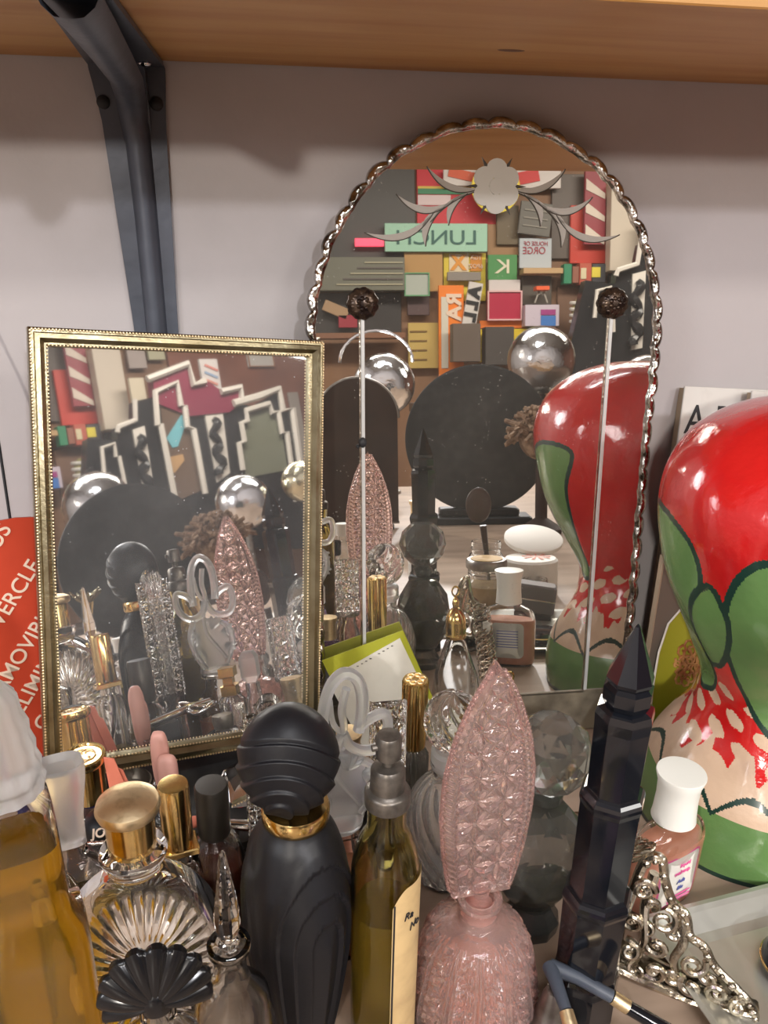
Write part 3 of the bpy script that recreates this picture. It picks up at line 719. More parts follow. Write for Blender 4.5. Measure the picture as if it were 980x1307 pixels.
# frosted floral stopper bottle
t = thing('perfume_bottle', 'clear bottle with a frosted openwork flower stopper behind the black turban', 'bottle', (.044, .367, 0), .12)
o_ = [(.017, 0), (.018, .004), (.018, .060), (.015, .070), (.010, .076), (.009, .083), (.0115, .086), (.0115, .090)]
gl('glass_body', o_, .002, M['glass'], t, 48, sq(4)); lq(o_, .002, .05, M['amber_glow'], t, 48, sq(4))
mb = MB()
def cv(pts, r, k=6):
    pts = [tuple(p) for p in pts]; P = [pts[0]]+pts+[pts[-1]]; out = []
    for i in range(1, len(P)-2):
        for j in range(k):
            u = j/k; a, b_, c_, d = P[i-1], P[i], P[i+1], P[i+2]
            out.append(tuple(.5*((2*b_[q])+(-a[q]+c_[q])*u+(2*a[q]-5*b_[q]+4*c_[q]-d[q])*u*u+(-a[q]+3*b_[q]-3*c_[q]+d[q])*u**3) for q in range(len(b_))))
    out.append(pts[-1]); return [(p[0], (p[2] if len(p) > 2 else 0), p[1]) for p in out]
GAIN = 1
def stroke(mb, pts, r0, r1=None, n_=8, k=6):
    c_ = cv(pts, 0, k); N = len(c_); r1 = r0 if r1 is None else r1
    mb.tube(c_, [(r0+(r1-r0)*i/(N-1))*GAIN for i in range(N)], n_)
Z = .092
stroke(mb, [(-.010, .148), (-.0095, .165), (-.006, .180), (.001, .1875), (.008, .184), (.0115, .174), (.0115, .160), (.010, .150)], .0034)
stroke(mb, [(-.010, .152), (-.016, .158), (-.0235, .160), (-.0245, .150), (-.019, .140), (-.011, .137), (-.003, .141), (.001, .150)], .0030)
stroke(mb, [(.010, .152), (.017, .157), (.0245, .158), (.0265, .147), (.022, .137), (.013, .136), (.005, .141), (.001, .150)], .0030)
stroke(mb, [(.003, .178), (.0005, .165), (.0015, .152), (-.003, .137), (-.002, .122), (.006, .108), (.012, .098)], .0024, .0016)
stroke(mb, [(.0115, .130), (.018, .124), (.020, .112), (.016, .102), (.011, .094)], .0026)
stroke(mb, [(-.012, .136), (-.017, .124), (-.016, .112), (-.012, .100), (-.008, .093)], .0026)
stroke(mb, [(-.006, .172), (-.0045, .158), (.000, .150)], .0016)
for (x, z, a) in ((.0125, .122, -.4), (.0135, .110, -.9), (-.009, .122, 3.4), (-.007, .108, 3.9), (.003, .126, 1.2)):
    for d in (-.75, -.25, .25, .75):
        ca, sa = cos(a+d), sin(a+d); mb.ball((0, 0, 0), .0058, 10, 6, X=Matrix.Translation((x+ca*.0050, -.001, z+sa*.0050)) @ Matrix.Rotation(-(a+d), 4, 'Y'), sy=.32, sz=.34)
mb.poly([(-.012, .090), (.013, .090), (.0165, .112), (.012, .134), (-.011, .136), (-.0145, .112)], -.0010, .0010)
mb.build('flower_stopper', M['frost'], t)
MB().lathe([(0, .0865), (.008, .0865), (.0125, .0905), (.0125, .093), (0, .094)], 40).build('stopper_base', M['frost'], t)

# olive atomiser bottle
t = thing('atomiser_bottle', 'olive brown glass bottle with grey pump top and aged paper label', 'bottle', (.0575, .300, 0))
o_ = smoothprof([(.0150, 0), (.0165, .004), (.0168, .05), (.0168, .112), (.0160, .126), (.0130, .138), (.0098, .145), (.0092, .152), (.0098, .160)], 4)
gl('glass_body', o_, .0016, M['amberglass'], t, 64); lq(o_, .0016, .098, M['olive'], t, 64)
PM = mat('grey_bronze_pump', (.16, .14, .12), .36, .7, noise=(150, (.08, .07, .06), .4, .7))
MB().lathe([(0, .1600), (.0106, .1600), (.0108, .1665), (.0100, .1680), (.0082, .1690), (.0080, .1790), (.0068, .1810), (.0030, .1818), (0, .1818)], 48).build('pump_collar', PM, t)
mb = MB(); mb.lathe([(0, .1815), (.0026, .1815), (.0026, .186), (.0058, .1865), (.0060, .1965), (.0052, .1980), (0, .1984)], 40)
mb.tube([(-.0050, -.001, .1925), (-.0078, -.0014, .1925)], .0016, 10); mb.build('spray_button', PM, t)
def wrap(r, a0, a1, z0, z1, m, name, parent, top=None, n_=24, off=.0004, nz=12):
    vs = []; fs = []
    for i in range(n_+1):
        a = a0+(a1-a0)*i/n_
        for k in range(nz+1): zt = z1 if top is None else z1-top(i/n_); z = z0+(zt-z0)*k/nz; vs.append(((r+off)*cos(a), (r+off)*sin(a), z))
    for i in range(n_):
        for k in range(nz): p = i*(nz+1)+k; fs.append((p, p+nz+1, p+nz+2, p+1))
    return MB().add(vs, fs).build(name, m, parent)
LT = lambda u: .0105*(max(0, 1-u*3.2))**2
lab = wrap(.0168, radians(-88), radians(-2), .004, .122, M['label'], 'paper_label', t, LT)
wrap(.0168, radians(-86.5), radians(-83.5), .006, .1135, M['ink'], 'label_rule', lab, off=.0006, n_=2)
for bdy, z, a in (('Ra', .104, -60), ('No', .096, -46), ('Flo', .022, -62)):
    a = radians(a); text('label_lettering', bdy, .0062, M['ink'], lab, (.01755*cos(a), .01755*sin(a), z), rot=(pi/2, 0, a+pi/2), sx=.9, shear=.3)

# fluted gold capped tube
t = thing('perfume_bottle', 'slim ribbed bottle with a tall fluted gold cap in front of the arched mirror', 'bottle', (.105, .458, 0))
gl('glass_body', [(.0085, 0), (.0105, .003), (.0105, .058), (.008, .062), (.006, .064)], .002, M['grey_glass'], t, 80, lambda a, z, r: r*(1+.07*cos(20*a)))
MB().lathe([(0, .0645), (.0074, .0645), (.0078, .066), (.0086, .117), (.0082, .1188), (0, .1190)], 96, mod=lambda a, z, r: r*(1+.055*cos(24*a)) if z < .1175 else r).build('fluted_gold_cap', M['gold'], t)
mb = MB()
for k in range(6): mb.tube([(.0048*cos(k*pi/3)+.0022*cos(b_), .0048*sin(k*pi/3)+.0022*sin(b_), .1192) for b_ in range(7)], .0004, 5)
mb.build('embossed_flower', M['gold_satin'], t)

# swirl bottle
t = thing('swirl_perfume_bottle', 'clear ribbed bottle with a ball stopper of twisted glass lobes', 'bottle', (.118, .408, 0))
o_ = smoothprof([(.019, 0), (.022, .005), (.026, .025), (.0275, .042), (.024, .060), (.017, .072), (.0110, .078), (.0105, .084), (.0125, .087), (.0125, .090)], 5)
gl('ribbed_body', o_, .0028, M['glass_w'], t, 168, lambda a, z, r: r*(1+.05*cos(14*(a+z*26))) if .004 < z < .074 else r, angle=80)
MB().lathe([(0, .084), (.0105, .0842), (.0112, .0905), (.0125, .0915), (.0125, .098), (.0105, .1000), (0, .1002)], 48).build('frosted_collar', M['frost'], t)
sp = [(0, .1003)]+[(.0185*sin(pi*k/22)**.9, .120-.0200*cos(pi*k/22)) for k in range(1, 22)]+[(0, .1402)]
MB().lathe(sp, 132, mod=lambda a, z, r: r*(1-.17*abs(cos(4.5*(a+(z-.12)*50)))**2.6*1.25), ).build('swirl_stopper', M['glass'], t, angle=180)

# pink cut glass bottle
t = thing('pink_perfume_bottle', 'pink pressed glass bottle with a tall star-cut leaf stopper', 'bottle', (.111, .314, 0), .06)
def hw(v):
    k = [(0, .0160), (.06, .0180), (.2, .0212), (.38, .0235), (.55, .0228), (.7, .0190), (.84, .0125), (.94, .0058), (1, .0004)]
    for (a, x), (b_, y) in zip(k, k[1:]):
        if a <= v <= b_: u = (v-a)/(b_-a); return x+(y-x)*u
    return .0004
def hws(v): return (hw(max(0, v-.03))+hw(v)+hw(min(1, v+.03)))/3 if .03 < v < .97 else hw(v)
def leafplate(mb, wfun, z0, z1, th, NU, NV, s, border=.72, relief=.0013, sc_edge=.0005, tilt=0):
    b0 = 0; vs = []; fs = []
    for side in (-1, 1):
        for i in range(NV+1):
            v = i/NV; z = z0+(z1-z0)*v; W_ = wfun(v)*(1+.02*cos(v*220)) 
            for j in range(NU+1):
                u = -1+2*j/NU; x = W_*u; au = abs(u)
                if au < border: y_ = th*.62+(relief*star(x+.0001, z, s) if side < 0 else 0)
                elif au < border+.06: y_ = th*.62+(th*.38)*((au-border)/.06)
                else: y_ = th*(1-((au-border-.06)/(1-border-.06))**2*.75)
                if v < .05: y_ = min(y_, th*(.6+v*8))
                vs.append((x, side*y_, z))
    N = (NU+1)*(NV+1)
    for s_ in (0, 1):
        for i in range(NV):
            for j in range(NU):
                a = s_*N+i*(NU+1)+j; f = (a, a+1, a+NU+2, a+NU+1); fs.append(f if s_ == 0 else f[::-1])
    for i in range(NV):
        a = i*(NU+1); fs.append((a+NU+1, N+a+NU+1, N+a, a)); a += NU; fs.append((a, N+a, N+a+NU+1, a+NU+1))
    for j in range(NU): fs.append((j+1, j, N+j, N+j+1)); a = NV*(NU+1)+j; fs.append((a, a+1, N+a+1, N+a))
    mb.add(vs, fs)
mb = MB(); leafplate(mb, hws, .083, .221, .0050, 96, 280, .0138, relief=.0019)
mb.build('leaf_stopper', M['pink'], t, angle=24)
mb = MB()
for sgn in (1, -1):
    for i in range(58):
        v = .03+.94*i/57; mb.ball((sgn*hws(v)*1.0, .0, .083+.138*v), .0017, 6, 5)
mb.build('beaded_edge', M['pink'], t)
MB().lathe([(0, .0655), (.0072, .0655), (.0078, .075), (.0045, .0795), (.0045, .084), (0, .0845)], 32).build('stopper_plug', M['pink'], t)
def pb(a, z, r):
    if z > .058 or z < .003: return r
    g_ = 1+.045*abs(sin(6*a)); 
    k = abs(sin(6*a))
    if k > .78: return r*g_*(1+.035*cos(48*a))
    return r*g_*(1+.085*star(a*.028, z, .0125)-.03)
o_ = smoothprof([(.0310, 0), (.0335, .006), (.0332, .018), (.0305, .034), (.0275, .048), (.0220, .0575), (.0150, .0615), (.0105, .064), (.0098, .072), (.0120, .0755), (.0120, .0780)], 10)
gl('cut_glass_body', o_, .0040, M['pinkbody'], t, 300, pb, angle=24)
MB().lathe([(0, .0045), (.0200, .0048), (.0225, .010), (.0225, .022), (.0190, .026), (0, .026)], 48).build('liquid', M['amber_glow'], t)

# grey faceted ball bottle
def facetball(mb, c, r, rows, cols, sx=1, sy=1, sz=1, cut=None, ph=0):
    vs = []; prof_ = []
    for i in range(rows+1): a = pi*i/rows; prof_.append((a))
    ring = []
    for i, a in enumerate(prof_):
        z = -cos(a)*r*sz; rr = sin(a)*r
        if i in (0, rows): ring.append([len(vs)]); vs.append((c[0], c[1], c[2]+z*.93)); continue
        row = []
        for j in range(cols): t_ = 2*pi*(j+(.5 if i % 2 else 0))/cols+ph; row.append(len(vs)); vs.append((c[0]+rr*cos(t_)*sx, c[1]+rr*sin(t_)*sy, c[2]+z))
        ring.append(row)
    fs = []
    for i in range(rows):
        a, b_ = ring[i], ring[i+1]
        for j in range(cols):
            k = (j+1) % cols
            if len(a) == 1: fs.append((a[0], b_[k], b_[j]))
            elif len(b_) == 1: fs.append((a[j], a[k], b_[0]))
            elif i % 2: fs += [(a[j], a[k], b_[k]), (a[j], b_[k], b_[j])]
            else: fs += [(a[j], a[k], b_[j]), (a[k], b_[k], b_[j])]
    mb.add(vs, fs)
t = thing('faceted_perfume_bottle', 'smoky grey faceted glass bottle with a large faceted ball stopper', 'bottle', (.1615, .359, 0))
mb = MB(); facetball(mb, (0, 0, .1295), .0245, 6, 9, sz=.98); mb.build('ball_stopper', M['grey_glass'], t, smooth=False)
MB().lathe([(0, .096), (.0075, .096), (.0100, .099), (.0100, .103), (.0065, .106), (0, .107)], 12).build('collar', mat('dark_smoky_glass', (.10, .11, .10), .1, 0, .5), t, smooth=False)
mb = MB(); facetball(mb, (0, 0, .056), .0290, 6, 9, sy=.72, sz=1.42, ph=.2); mb.build('faceted_body', M['grey_glass'], t, smooth=False)
MB().lathe([(0, 0), (.016, 0), (.017, .008), (.011, .018), (0, .020)], 10).build('foot', M['grey_glass'], t, smooth=False)
M['inkliq'] = mat('dark_olive_liquid', (.045, .045, .012), .1, 0, .25, 1.34)
mb = MB(); facetball(mb, (0, 0, .036), .0195, 6, 9, sy=.65, sz=.9, ph=.2); mb.build('liquid', M['inkliq'], t, smooth=False)

# black obelisk bottle
t = thing('obelisk_perfume_bottle', 'tall tapering black octagonal bottle with a pointed stopper', 'bottle', (.1715, .303, 0), .2)
ob = [(.0186, 0), (.0190, .004), (.0188, .024), (.0180, .0285), (.0168, .0305), (.0176, .0780), (.0183, .0805), (.0184, .0825), (.0178, .0845), (.0166, .0862), (.0150, .0870), (.0156, .1430), (.0163, .1460), (.0164, .1480), (.0158, .1500), (.0146, .1515), (.0132, .1522), (.0138, .1900), (.0142, .1960), (.0134, .1995), (.0100, .2010), (0, .2012)]
MB().lathe([(0, 0)]+ob, 8, ph=pi/8).build('octagonal_body', M['black_gloss'], t, smooth=False)
MB().lathe([(0, .2013), (.0104, .2013), (.0118, .2045), (.0118, .2110), (.0100, .2128), (.0106, .2140), (.0112, .2160), (.0012, .2425), (0, .2440)], 8, ph=pi/8).build('spire_stopper', M['black_gloss'], t, smooth=False)

# pink lotion bottle
t = thing('lotion_bottle', 'small pink liquid make-up bottle with white screw cap before the red head', 'bottle', (.2500, .366, 0), .36)
def oval(outer): return outer
o_ = smoothprof([(.0225, 0), (.0255, .003), (.0268, .012), (.0275, .040), (.0270, .050), (.0235, .058), (.0145, .063), (.0120, .0645), (.0115, .069)], 5)
gl('glass_body', o_, .0016, M['glass'], t, 72, sq(2.6), sy=.46, floor_t=.003)
lq(o_, .0016, .049, M['lotion'], t, 72, sq(2.6), sy=.46, floor_t=.003)
MB().lathe([(0, .0660), (.0135, .0660), (.0130, .070), (.0124, .082), (.0128, .092), (.0148, .0990), (.0145, .1000), (.0120, .1003), (0, .1003)], 56).build('screw_cap', M['white'], t)
def rrect(w_, h_, r, cx_=0, cz_=0, taper=0):
    out = []
    for (sx_, sz_, a0) in ((1, 1, 0), (-1, 1, pi/2), (-1, -1, pi), (1, -1, 1.5*pi)):
        for k in range(6):
            a = a0+pi/2*k/5; x = sx_*(w_-r)+r*cos(a); z = sz_*(h_-r)+r*sin(a); out.append((cx_+x*(1-taper*(z/h_)*-1 if taper else 1), cz_+z))
    return out
def obc(out): return out
# front label (curved to the belly)
def bentlabel(name, w_, h_, r, cz_, y0, k, m, parent, back=False, off=0):
    q = rrect(w_, h_, r, 0, cz_); n_ = len(q); vs = [(0, y0-off, cz_)]+[(x, y0-off+k*x*x, z) for x, z in q]
    mid = [(x*.5, y0-off+k*x*x*.25, cz_+(z-cz_)*.5) for x, z in q]; vs += mid; fs = []
    for i in range(n_): j = (i+1) % n_; fs += [(0, 1+n_+i, 1+n_+j), (1+n_+i, 1+i, 1+j, 1+n_+j)]
    X = Matrix.Rotation(pi, 4, 'Z') if back else None
    return MB().add(vs, fs, X).build(name, m, parent)
bentlabel('label_border', .0170, .0195, .005, .0265, -.0131, 9, M['hotpink'], t)
lab = bentlabel('front_label', .0156, .0181, .004, .0265, -.0131, 9, M['labelw'], t, off=.0002)
lab2 = bentlabel('back_label', .0165, .0185, .005, .0285, -.0131, 9, M['labelw'], t, back=True)
text('label_print', 'liquid', .0043, M['hotpink'], lab, (.0015, -.0136, .0390))
text('label_print', 'makeup', .0043, M['hotpink'], lab, (.0, -.0136, .0335))
text('label_print', 'Ada', .0044, M['blueink'], lab, (0, -.0136, .0260), shear=.3)
text('label_print', 'Blu', .0040, M['blueink'], lab, (0, -.0136, .0205), shear=.3)
for z in (.0145, .0118): MB().box(-.010, .010, -.0138, -.0135, z, z+.0010).build('print_line', M['hotpink'], lab, smooth=False)
for k in range(7): MB().box(-.011, .011, .0135, .0138, .0385-k*.0028, .0392-k*.0028).build('print_line', M['blueink'], lab2, smooth=False)

# silver filigree
fm = frame_matrix(Vector((.203, .318, .0)), Vector((.80, -.52, 0)).normalized(), Vector((.52, .80, -.12)).normalized(), Vector((.06, .09, .99)).normalized())
t = thing('filigree_ornament', 'openwork tarnished silver scroll ornament right of the black obelisk', 'ornament', X=fm)
mb = MB(); GAIN = 1.45
def spiral(x, z, r, turns, a0, rt_, y_=0, sgn=1):
    N = int(16*turns); pts = [(x+r*(1-i/N*.85)*cos(a0+sgn*2*pi*turns*i/N), y_-.003*sin(pi*i/N), z+r*(1-i/N*.85)*sin(a0+sgn*2*pi*turns*i/N)) for i in range(N+1)]
    mb.tube(pts, [rt_*1.5*(1-.4*i/N) for i in range(N+1)], 8); mb.ball(pts[-1], rt_*2.0, 8, 6)
edge = [(-.004, .004), (-.005, .03), (-.002, .055), (.002, .078), (.010, .083), (.014, .070), (.020, .058), (.028, .052), (.032, .040), (.040, .036), (.047, .026), (.058, .018), (.068, .010), (.072, .003)]
stroke(mb, [(x, z, -.001) for x, z in edge], .0021, .0016)
stroke(mb, [(-.004, .004, -.002), (.02, .002, -.003), (.045, -.0005, -.002), (.072, .0035, 0)], .0026, .0018)
stroke(mb, [(.008, .072, 0), (.006, .05, -.002), (.009, .03, -.003), (.006, .010, 0)], .0021, .0015)
stroke(mb, [(.026, .050, 0), (.029, .036, -.003), (.026, .022, -.002), (.030, .008, 0)], .0021, .0015)
for (x, z, r, tn, a0, sg) in ((.004, .062, .0062, 1.3, 0, 1), (.017, .047, .0075, 1.4, 1.5, -1), (.016, .029, .0070, 1.3, 3, 1), (.002, .020, .0058, 1.3, 2, -1), (.017, .012, .0066, 1.4, 4, 1),
                          (.036, .025, .0072, 1.5, .5, -1), (.037, .010, .0062, 1.3, 2.5, 1), (.051, .012, .0066, 1.4, 5, -1), (.062, .007, .0045, 1.2, 1, 1), (.001, .040, .0060, 1.3, 4, 1)):
    spiral(x, z, r, tn, a0, .0015, -.002, sg)
for (x, z, r, tn, a0, sg) in ((.024, .040, .0050, 1.2, 1, 1), (.009, .037, .0048, 1.2, 3, -1), (.009, .054, .0046, 1.2, 5, 1), (.027, .012, .0056, 1.3, 0, -1), (.045, .019, .0048, 1.2, 3, 1), (.008, .008, .0052, 1.2, 2, 1)):
    spiral(x, z, r, tn, a0, .0013, -.001, sg)
mb.build('scrollwork', M['silver'], t)
MB().poly([(-.003, .001), (.071, .001), (.066, .0075), (.052, .0165), (.042, .019), (.030, .013), (.014, .016), (-.002, .022)], .0005, .0025).build('cast_border', mat('cast_silver', (.42, .38, .31), .3, 1, noise=(120, (.12, .10, .08), .4, .6), bump=(170, .003)), t)
mb = MB()
for k in range(26):
    u = k/25; i = u*(len(edge)-1); a, b_ = edge[int(i)], edge[min(len(edge)-1, int(i)+1)]; f = i-int(i)
    mb.ball((a[0]+(b_[0]-a[0])*f, -.003, a[1]+(b_[1]-a[1])*f), .0017 if k % 3 else .0026, 8, 6)
mb.build('bead_edge', M['silver'], t)
mb = MB()
for (x, z) in ((.036, .026), (.016, .047)): mb.ball((x, -.0035, z), .0036, 12, 8, sy=.7)
mb.build('pearl', mat('grey_pearl', (.55, .56, .50), .15, .3), t)
MB().box(-.006, .074, -.003, .012, 0.0005, .003, .001).build('foot_plate', M['pewter'], t)

# metal tray at right
tm = frame_matrix(Vector((.224, .345, 0)), Vector((.985, .12, 0)).normalized(), Vector((-.12, .985, 0)).normalized(), Vector((0, 0, 1)))
t = thing('metal_tray', 'brushed grey metal tray on the counter below the red head', 'tray', X=tm)
vs = []; fs = []
rings = [(0, .0095), (.003, .010), (.006, .0085), (.016, .0025), (.022, .0012), (.075, .0012)]
W_, H_ = .215, .16
for d, z in rings: vs += [(d, -d, z), (W_-d, -d, z), (W_-d, -H_+d, z), (d, -H_+d, z)]
for k in range(len(rings)-1):
    for j in range(4): a = k*4+j; c = k*4+(j+1) % 4; fs.append((a, a+4, c+4, c))
fs.append((20, 23, 22, 21))
mb = MB().add(vs, fs); ob_ = mb.build('tray_pan', M['tray'], t, smooth=False)
so = ob_.modifiers.new('thick', 'SOLIDIFY'); so.thickness = .0008; so.offset = 0
t = thing('compact', 'dark rounded compact lying in the metal tray at the right picture edge', 'compact', (.303, .300, .0022))
MB().lathe([(0, 0), (.018, 0), (.0205, .004), (.0205, .010), (.018, .014), (0, .0155)], 48).build('case', M['black_gloss'], t)
MB().lathe([(.0206, .0065), (.0212, .007), (.0212, .0080), (.0206, .0085)], 48).build('metal_band', M['gold'], t)
# forked clip with gold ferrules
t = thing('forked_clip', 'grey forked clip with gold ferrules lying before the black obelisk', 'clip', (.1505, .2935, .0))
h_ = .040
MB().tube([(-.003, .004, h_), (-.0035, -.006, h_+.001), (-.003, -.020, h_-.002)], [.0042, .0036, .0030], 14).build('prong', M['cordgrey'], t)
MB().tube([(-.003, .004, h_), (.010, -.003, h_-.002), (.026, -.012, h_-.008)], [.0042, .0036, .0034], 14).build('prong', M['cordgrey'], t)
MB().tube([(-.003, -.0202, h_-.002), (-.003, -.030, h_-.006)], [.0036, .0040], 14).build('gold_ferrule', M['gold_satin'], t)
MB().tube([(.0262, -.0121, h_-.0081), (.0335, -.0162, h_-.012)], [.0037, .0038], 14).build('gold_ferrule', M['gold_satin'], t)
MB().tube([(.0337, -.0163, h_-.0121), (.056, -.028, h_-.022)], [.0036, .0040], 14).build('handle', M['black_gloss'], t)
MB().lathe([(0, 0), (.016, 0), (.017, .003), (.010, .010), (.006, .030), (.0045, h_-.006), (0, h_-.004)], 24, c=(-.003, -.005)).build('stand', M['pewter'], t)
t = thing('lace_mat', 'brown lace patterned mat at the bottom edge under the pink bottle', 'mat', (.152, .262, 0.0))
MB().box(-.055, .055, -.04, .008, 0, .0015, .0006).build('mat_sheet', M['lace'], t, smooth=False)

# silver key-ring tool and odds on the box
t = thing('ring_handled_tool', 'silver tool with twin ring handles lying under the framed mirror', 'tool', (0, 0, 0))
mb = MB()
for (x, y) in ((.0075, .4005), (.010, .3785)):
    mb.tube([(x+.0105*cos(2*pi*k/28), y+.0085*sin(2*pi*k/28), .0705+.002*sin(4*pi*k/28)) for k in range(28)], .0019, 10, closed=True)
mb.build('ring_handle', M['chrome'], t)
MB().tube([(.022, .388, .0705), (-.004, .391, .0705), (-.040, .400, .0705)], [.0032, .0036, .0024], 14).build('shaft', M['chrome'], t)
MB().box(-.034, -.014, .392, .402, .0002, .0675, .001).build('stand', M['boxdark'], t)
MB().ball((-.040, .400, .0705), .0036, 10, 8).build('shaft_tip', M['coral'], t)
# ------------------------------------------------------------------ what the two mirrors show of the room
def via(m, px, py, Y):
    n, o = (NA, OA) if m == 'A' else (NB, OB)
    d = (FW+RT*((px-CX)/FPX)-UP*((py-CY)/FPX)).normalized()
    p = CAM+d*((o-CAM).dot(n)/d.dot(n)); r = d-n*2*d.dot(n)
    return p+r*((Y-p.y)/r.y)
def rect(m, x0, y0, x1, y1, Y):
    a = [via(m, x, y, Y) for x, y in ((x0, y0), (x1, y0), (x1, y1), (x0, y1))]
    return ((a[0].x+a[3].x)/2, (a[1].x+a[2].x)/2, (a[3].z+a[2].z)/2, (a[0].z+a[1].z)/2)
WB_ = -5.2
def board(name, label, cat, px, col, layer=1, depth=.03, frame=None, txt=None, tcol=None, tsize=None, rot=0, m='A', group=None, Y=None, sx=1):
    Y = (WB_+.035*layer) if Y is None else Y
    x0, x1, z0, z1 = rect(m, *px, Y); cx_, cz_ = (x0+x1)/2, (z0+z1)/2; hx, hz = (x1-x0)/2, (z1-z0)/2
    t = thing(name, label, cat, (cx_, Y, cz_), 0, group); t.rotation_euler = (0, rot, 0)
    mt = M[col] if isinstance(col, str) else mat(name+'_paint', col, .45)
    MB().box(-hx, hx, -.03, max(0, depth-.03), -hz, hz, .003).build('panel', mt, t, smooth=False)
    if frame:
        mf = mat(name+'_border', frame, .5); w_ = min(hx, hz)*.1; mb = MB()
        for (a, b, c, d) in ((-hx, hx, hz-w_, hz), (-hx, hx, -hz, -hz+w_), (-hx, -hx+w_, -hz+w_, hz-w_), (hx-w_, hx, -hz+w_, hz-w_)): mb.box(a, b, .0005, .012, c, d)
        mb.build('border', mf, t, smooth=False)
    if txt:
        mtx = mat(name+'_letters', tcol, .5)
        for k, (b_, dx, dz, s_) in enumerate(txt): text('lettering', b_, s_*hz*2, mtx, t, (dx*hx, .004, dz*hz), rot=(pi/2, 0, pi), ext=.002, sx=sx, bold=.004*s_*hz*2)
    return t, hx, hz
def bpart(t, name, px, col, dy=.006, rot=0, th=.006, m='A'):
    Y = t.location.y; x0, x1, z0, z1 = rect(m, *px, Y+dy); cx_, cz_ = (x0+x1)/2-t.location.x, (z0+z1)/2-t.location.z
    mt = M[col] if isinstance(col, str) else mat(name+'_paint', col, .5); hx, hz = (x1-x0)/2, (z1-z0)/2
    o = MB().box(-hx, hx, 0, th, -hz, hz, .001).build(name, mt, t, smooth=False); o.location = (cx_, dy, cz_); o.rotation_euler = (0, rot, 0); return o
board('wall_sign', 'pale green LUNCH sign seen reversed in the arched mirror', 'sign', (491, 285, 622, 321), (.36, .62, .46), 3, txt=[('LUNCH', .0, -.05, .72)], tcol=(.03, .12, .10), sx=1.25)
t_ad = board('sign', 'red advertising sign with white and green stripes, above the LUNCH sign', 'sign', (532, 214, 640, 286), (.62, .015, .03), 1)[0]
for k, (y0, y1, c) in enumerate(((238, 241, (.75, .55, .1)), (241, 248, (.05, .25, .12)), (249, 262, (.75, .6, .6)))):
    bpart(t_ad, 'stripe', (533, y0, 600 if k < 2 else 575, y1), c, .002)
ts = [board('curved_sign', 'white and red curved sign left of the yellow disc', 'sign', (566, 216, 620, 237), (.72, .66, .62), 3)[0],
      board('curved_sign', 'white and red curved sign right of the yellow disc', 'sign', (655, 216, 716, 240), (.70, .64, .60), 3)[0]]
for k, (xx, lb) in enumerate((((572, 217, 606, 229), 'orange swoosh on the curved sign left of the yellow disc'), ((658, 218, 688, 234), 'red swoosh on the curved sign right of the yellow disc'))):
    bpart(ts[k], 'swoosh', xx, ((.70, .12, .05), (.65, .04, .04))[k], .002, rot=.2*(1-2*k))
a = via('A', 632, 240, WB_+.16); t = thing('disc_sign', 'round yellow sign behind the etched flower of the arched mirror', 'sign', a)
MB().lathe([(0, 0), (.175, 0), (.18, .02), (0, .021)], 48, X=Matrix.Rotation(-pi/2, 4, 'X')).build('disc', mat('yellow_enamel', (.80, .62, .02), .4), t)
board('cabinet', 'tall dark cabinet at the upper left of the arched mirror view', 'cabinet', (395, 214, 530, 372), (.07, .065, .06), 1)
t_cr = board('goods_stack', 'greenish grey stack of folded goods in the cabinet', 'goods', (395, 330, 515, 372), (.16, .16, .12), 3, depth=.1)[0]
for k in range(5): bpart(t_cr, 'folded_edge', (465-k*9, 334+k*7, 514, 336+k*7), ((.38, .35, .24), (.12, .1, .09))[k % 2], .072)
board('neon_sign', 'small glowing pink sign left of the LUNCH sign', 'sign', (453, 304, 490, 314), (.85, .06, .12), 3)
bpy.data.objects['neon_sign'].children[0].data.materials[0].node_tree.nodes['Principled BSDF'].inputs['Emission Color'].default_value = (1, .08, .14, 1)
bpy.data.objects['neon_sign'].children[0].data.materials[0].node_tree.nodes['Principled BSDF'].inputs['Emission Strength'].default_value = 1.2
board('shelf_case', 'dark open shelf case at the lower left of the arched mirror view', 'shelf', (395, 374, 512, 425), (.045, .04, .038), 1)
board('shelf_plank', 'reddish plank under the dark shelf case', 'shelf', (395, 426, 515, 433), (.24, .11, .06), 3, depth=.15)
board('red_bundle', 'crimson bundle in the dark shelf case', 'bundle', (432, 402, 456, 418), (.35, .03, .05), 3)
board('tan_bundle', 'tan bundle in the dark shelf case', 'bundle', (412, 388, 445, 402), (.42, .27, .15), 3, rot=.4)
board('wood_board', 'honey coloured plywood panel under the LUNCH sign', 'panel', (516, 322, 565, 372), (.48, .27, .09), 2)
board('framed_picture', 'small green framed picture under the plywood panel', 'picture', (516, 348, 548, 378), (.42, .46, .40), 4, frame=(.12, .34, .16))
board('dark_box', 'dark box below the green framed picture', 'box', (520, 376, 548, 402), (.10, .06, .06), 2)
t_cr = board('crate', 'yellow wooden drawer stack left of the orange sign', 'crate', (521, 412, 562, 470), (.56, .40, .12), 2)[0]
for k in range(4): bpart(t_cr, 'drawer_gap', (523, 422+k*12, 545, 424+k*12), (.22, .13, .04), .001)
t_po, phx, phz = board('poster', 'yellow poster with orange X and white corners, under the LUNCH sign', 'poster', (566, 323, 620, 384), (.70, .55, .04), 1)
bpart(t_po, 'white_field', (573, 324, 598, 347), (.75, .62, .42), .002)
text('cross', 'X', .15, mat('cross_orange', (.75, .30, .03), .5), t_po, tuple(via('A', 585, 336, t_po.location.y+.012)-t_po.location), rot=(pi/2, 0, pi), ext=.002, bold=.006)
bpart(t_po, 'orange_field', (600, 324, 615, 346), (.62, .24, .02), .002)
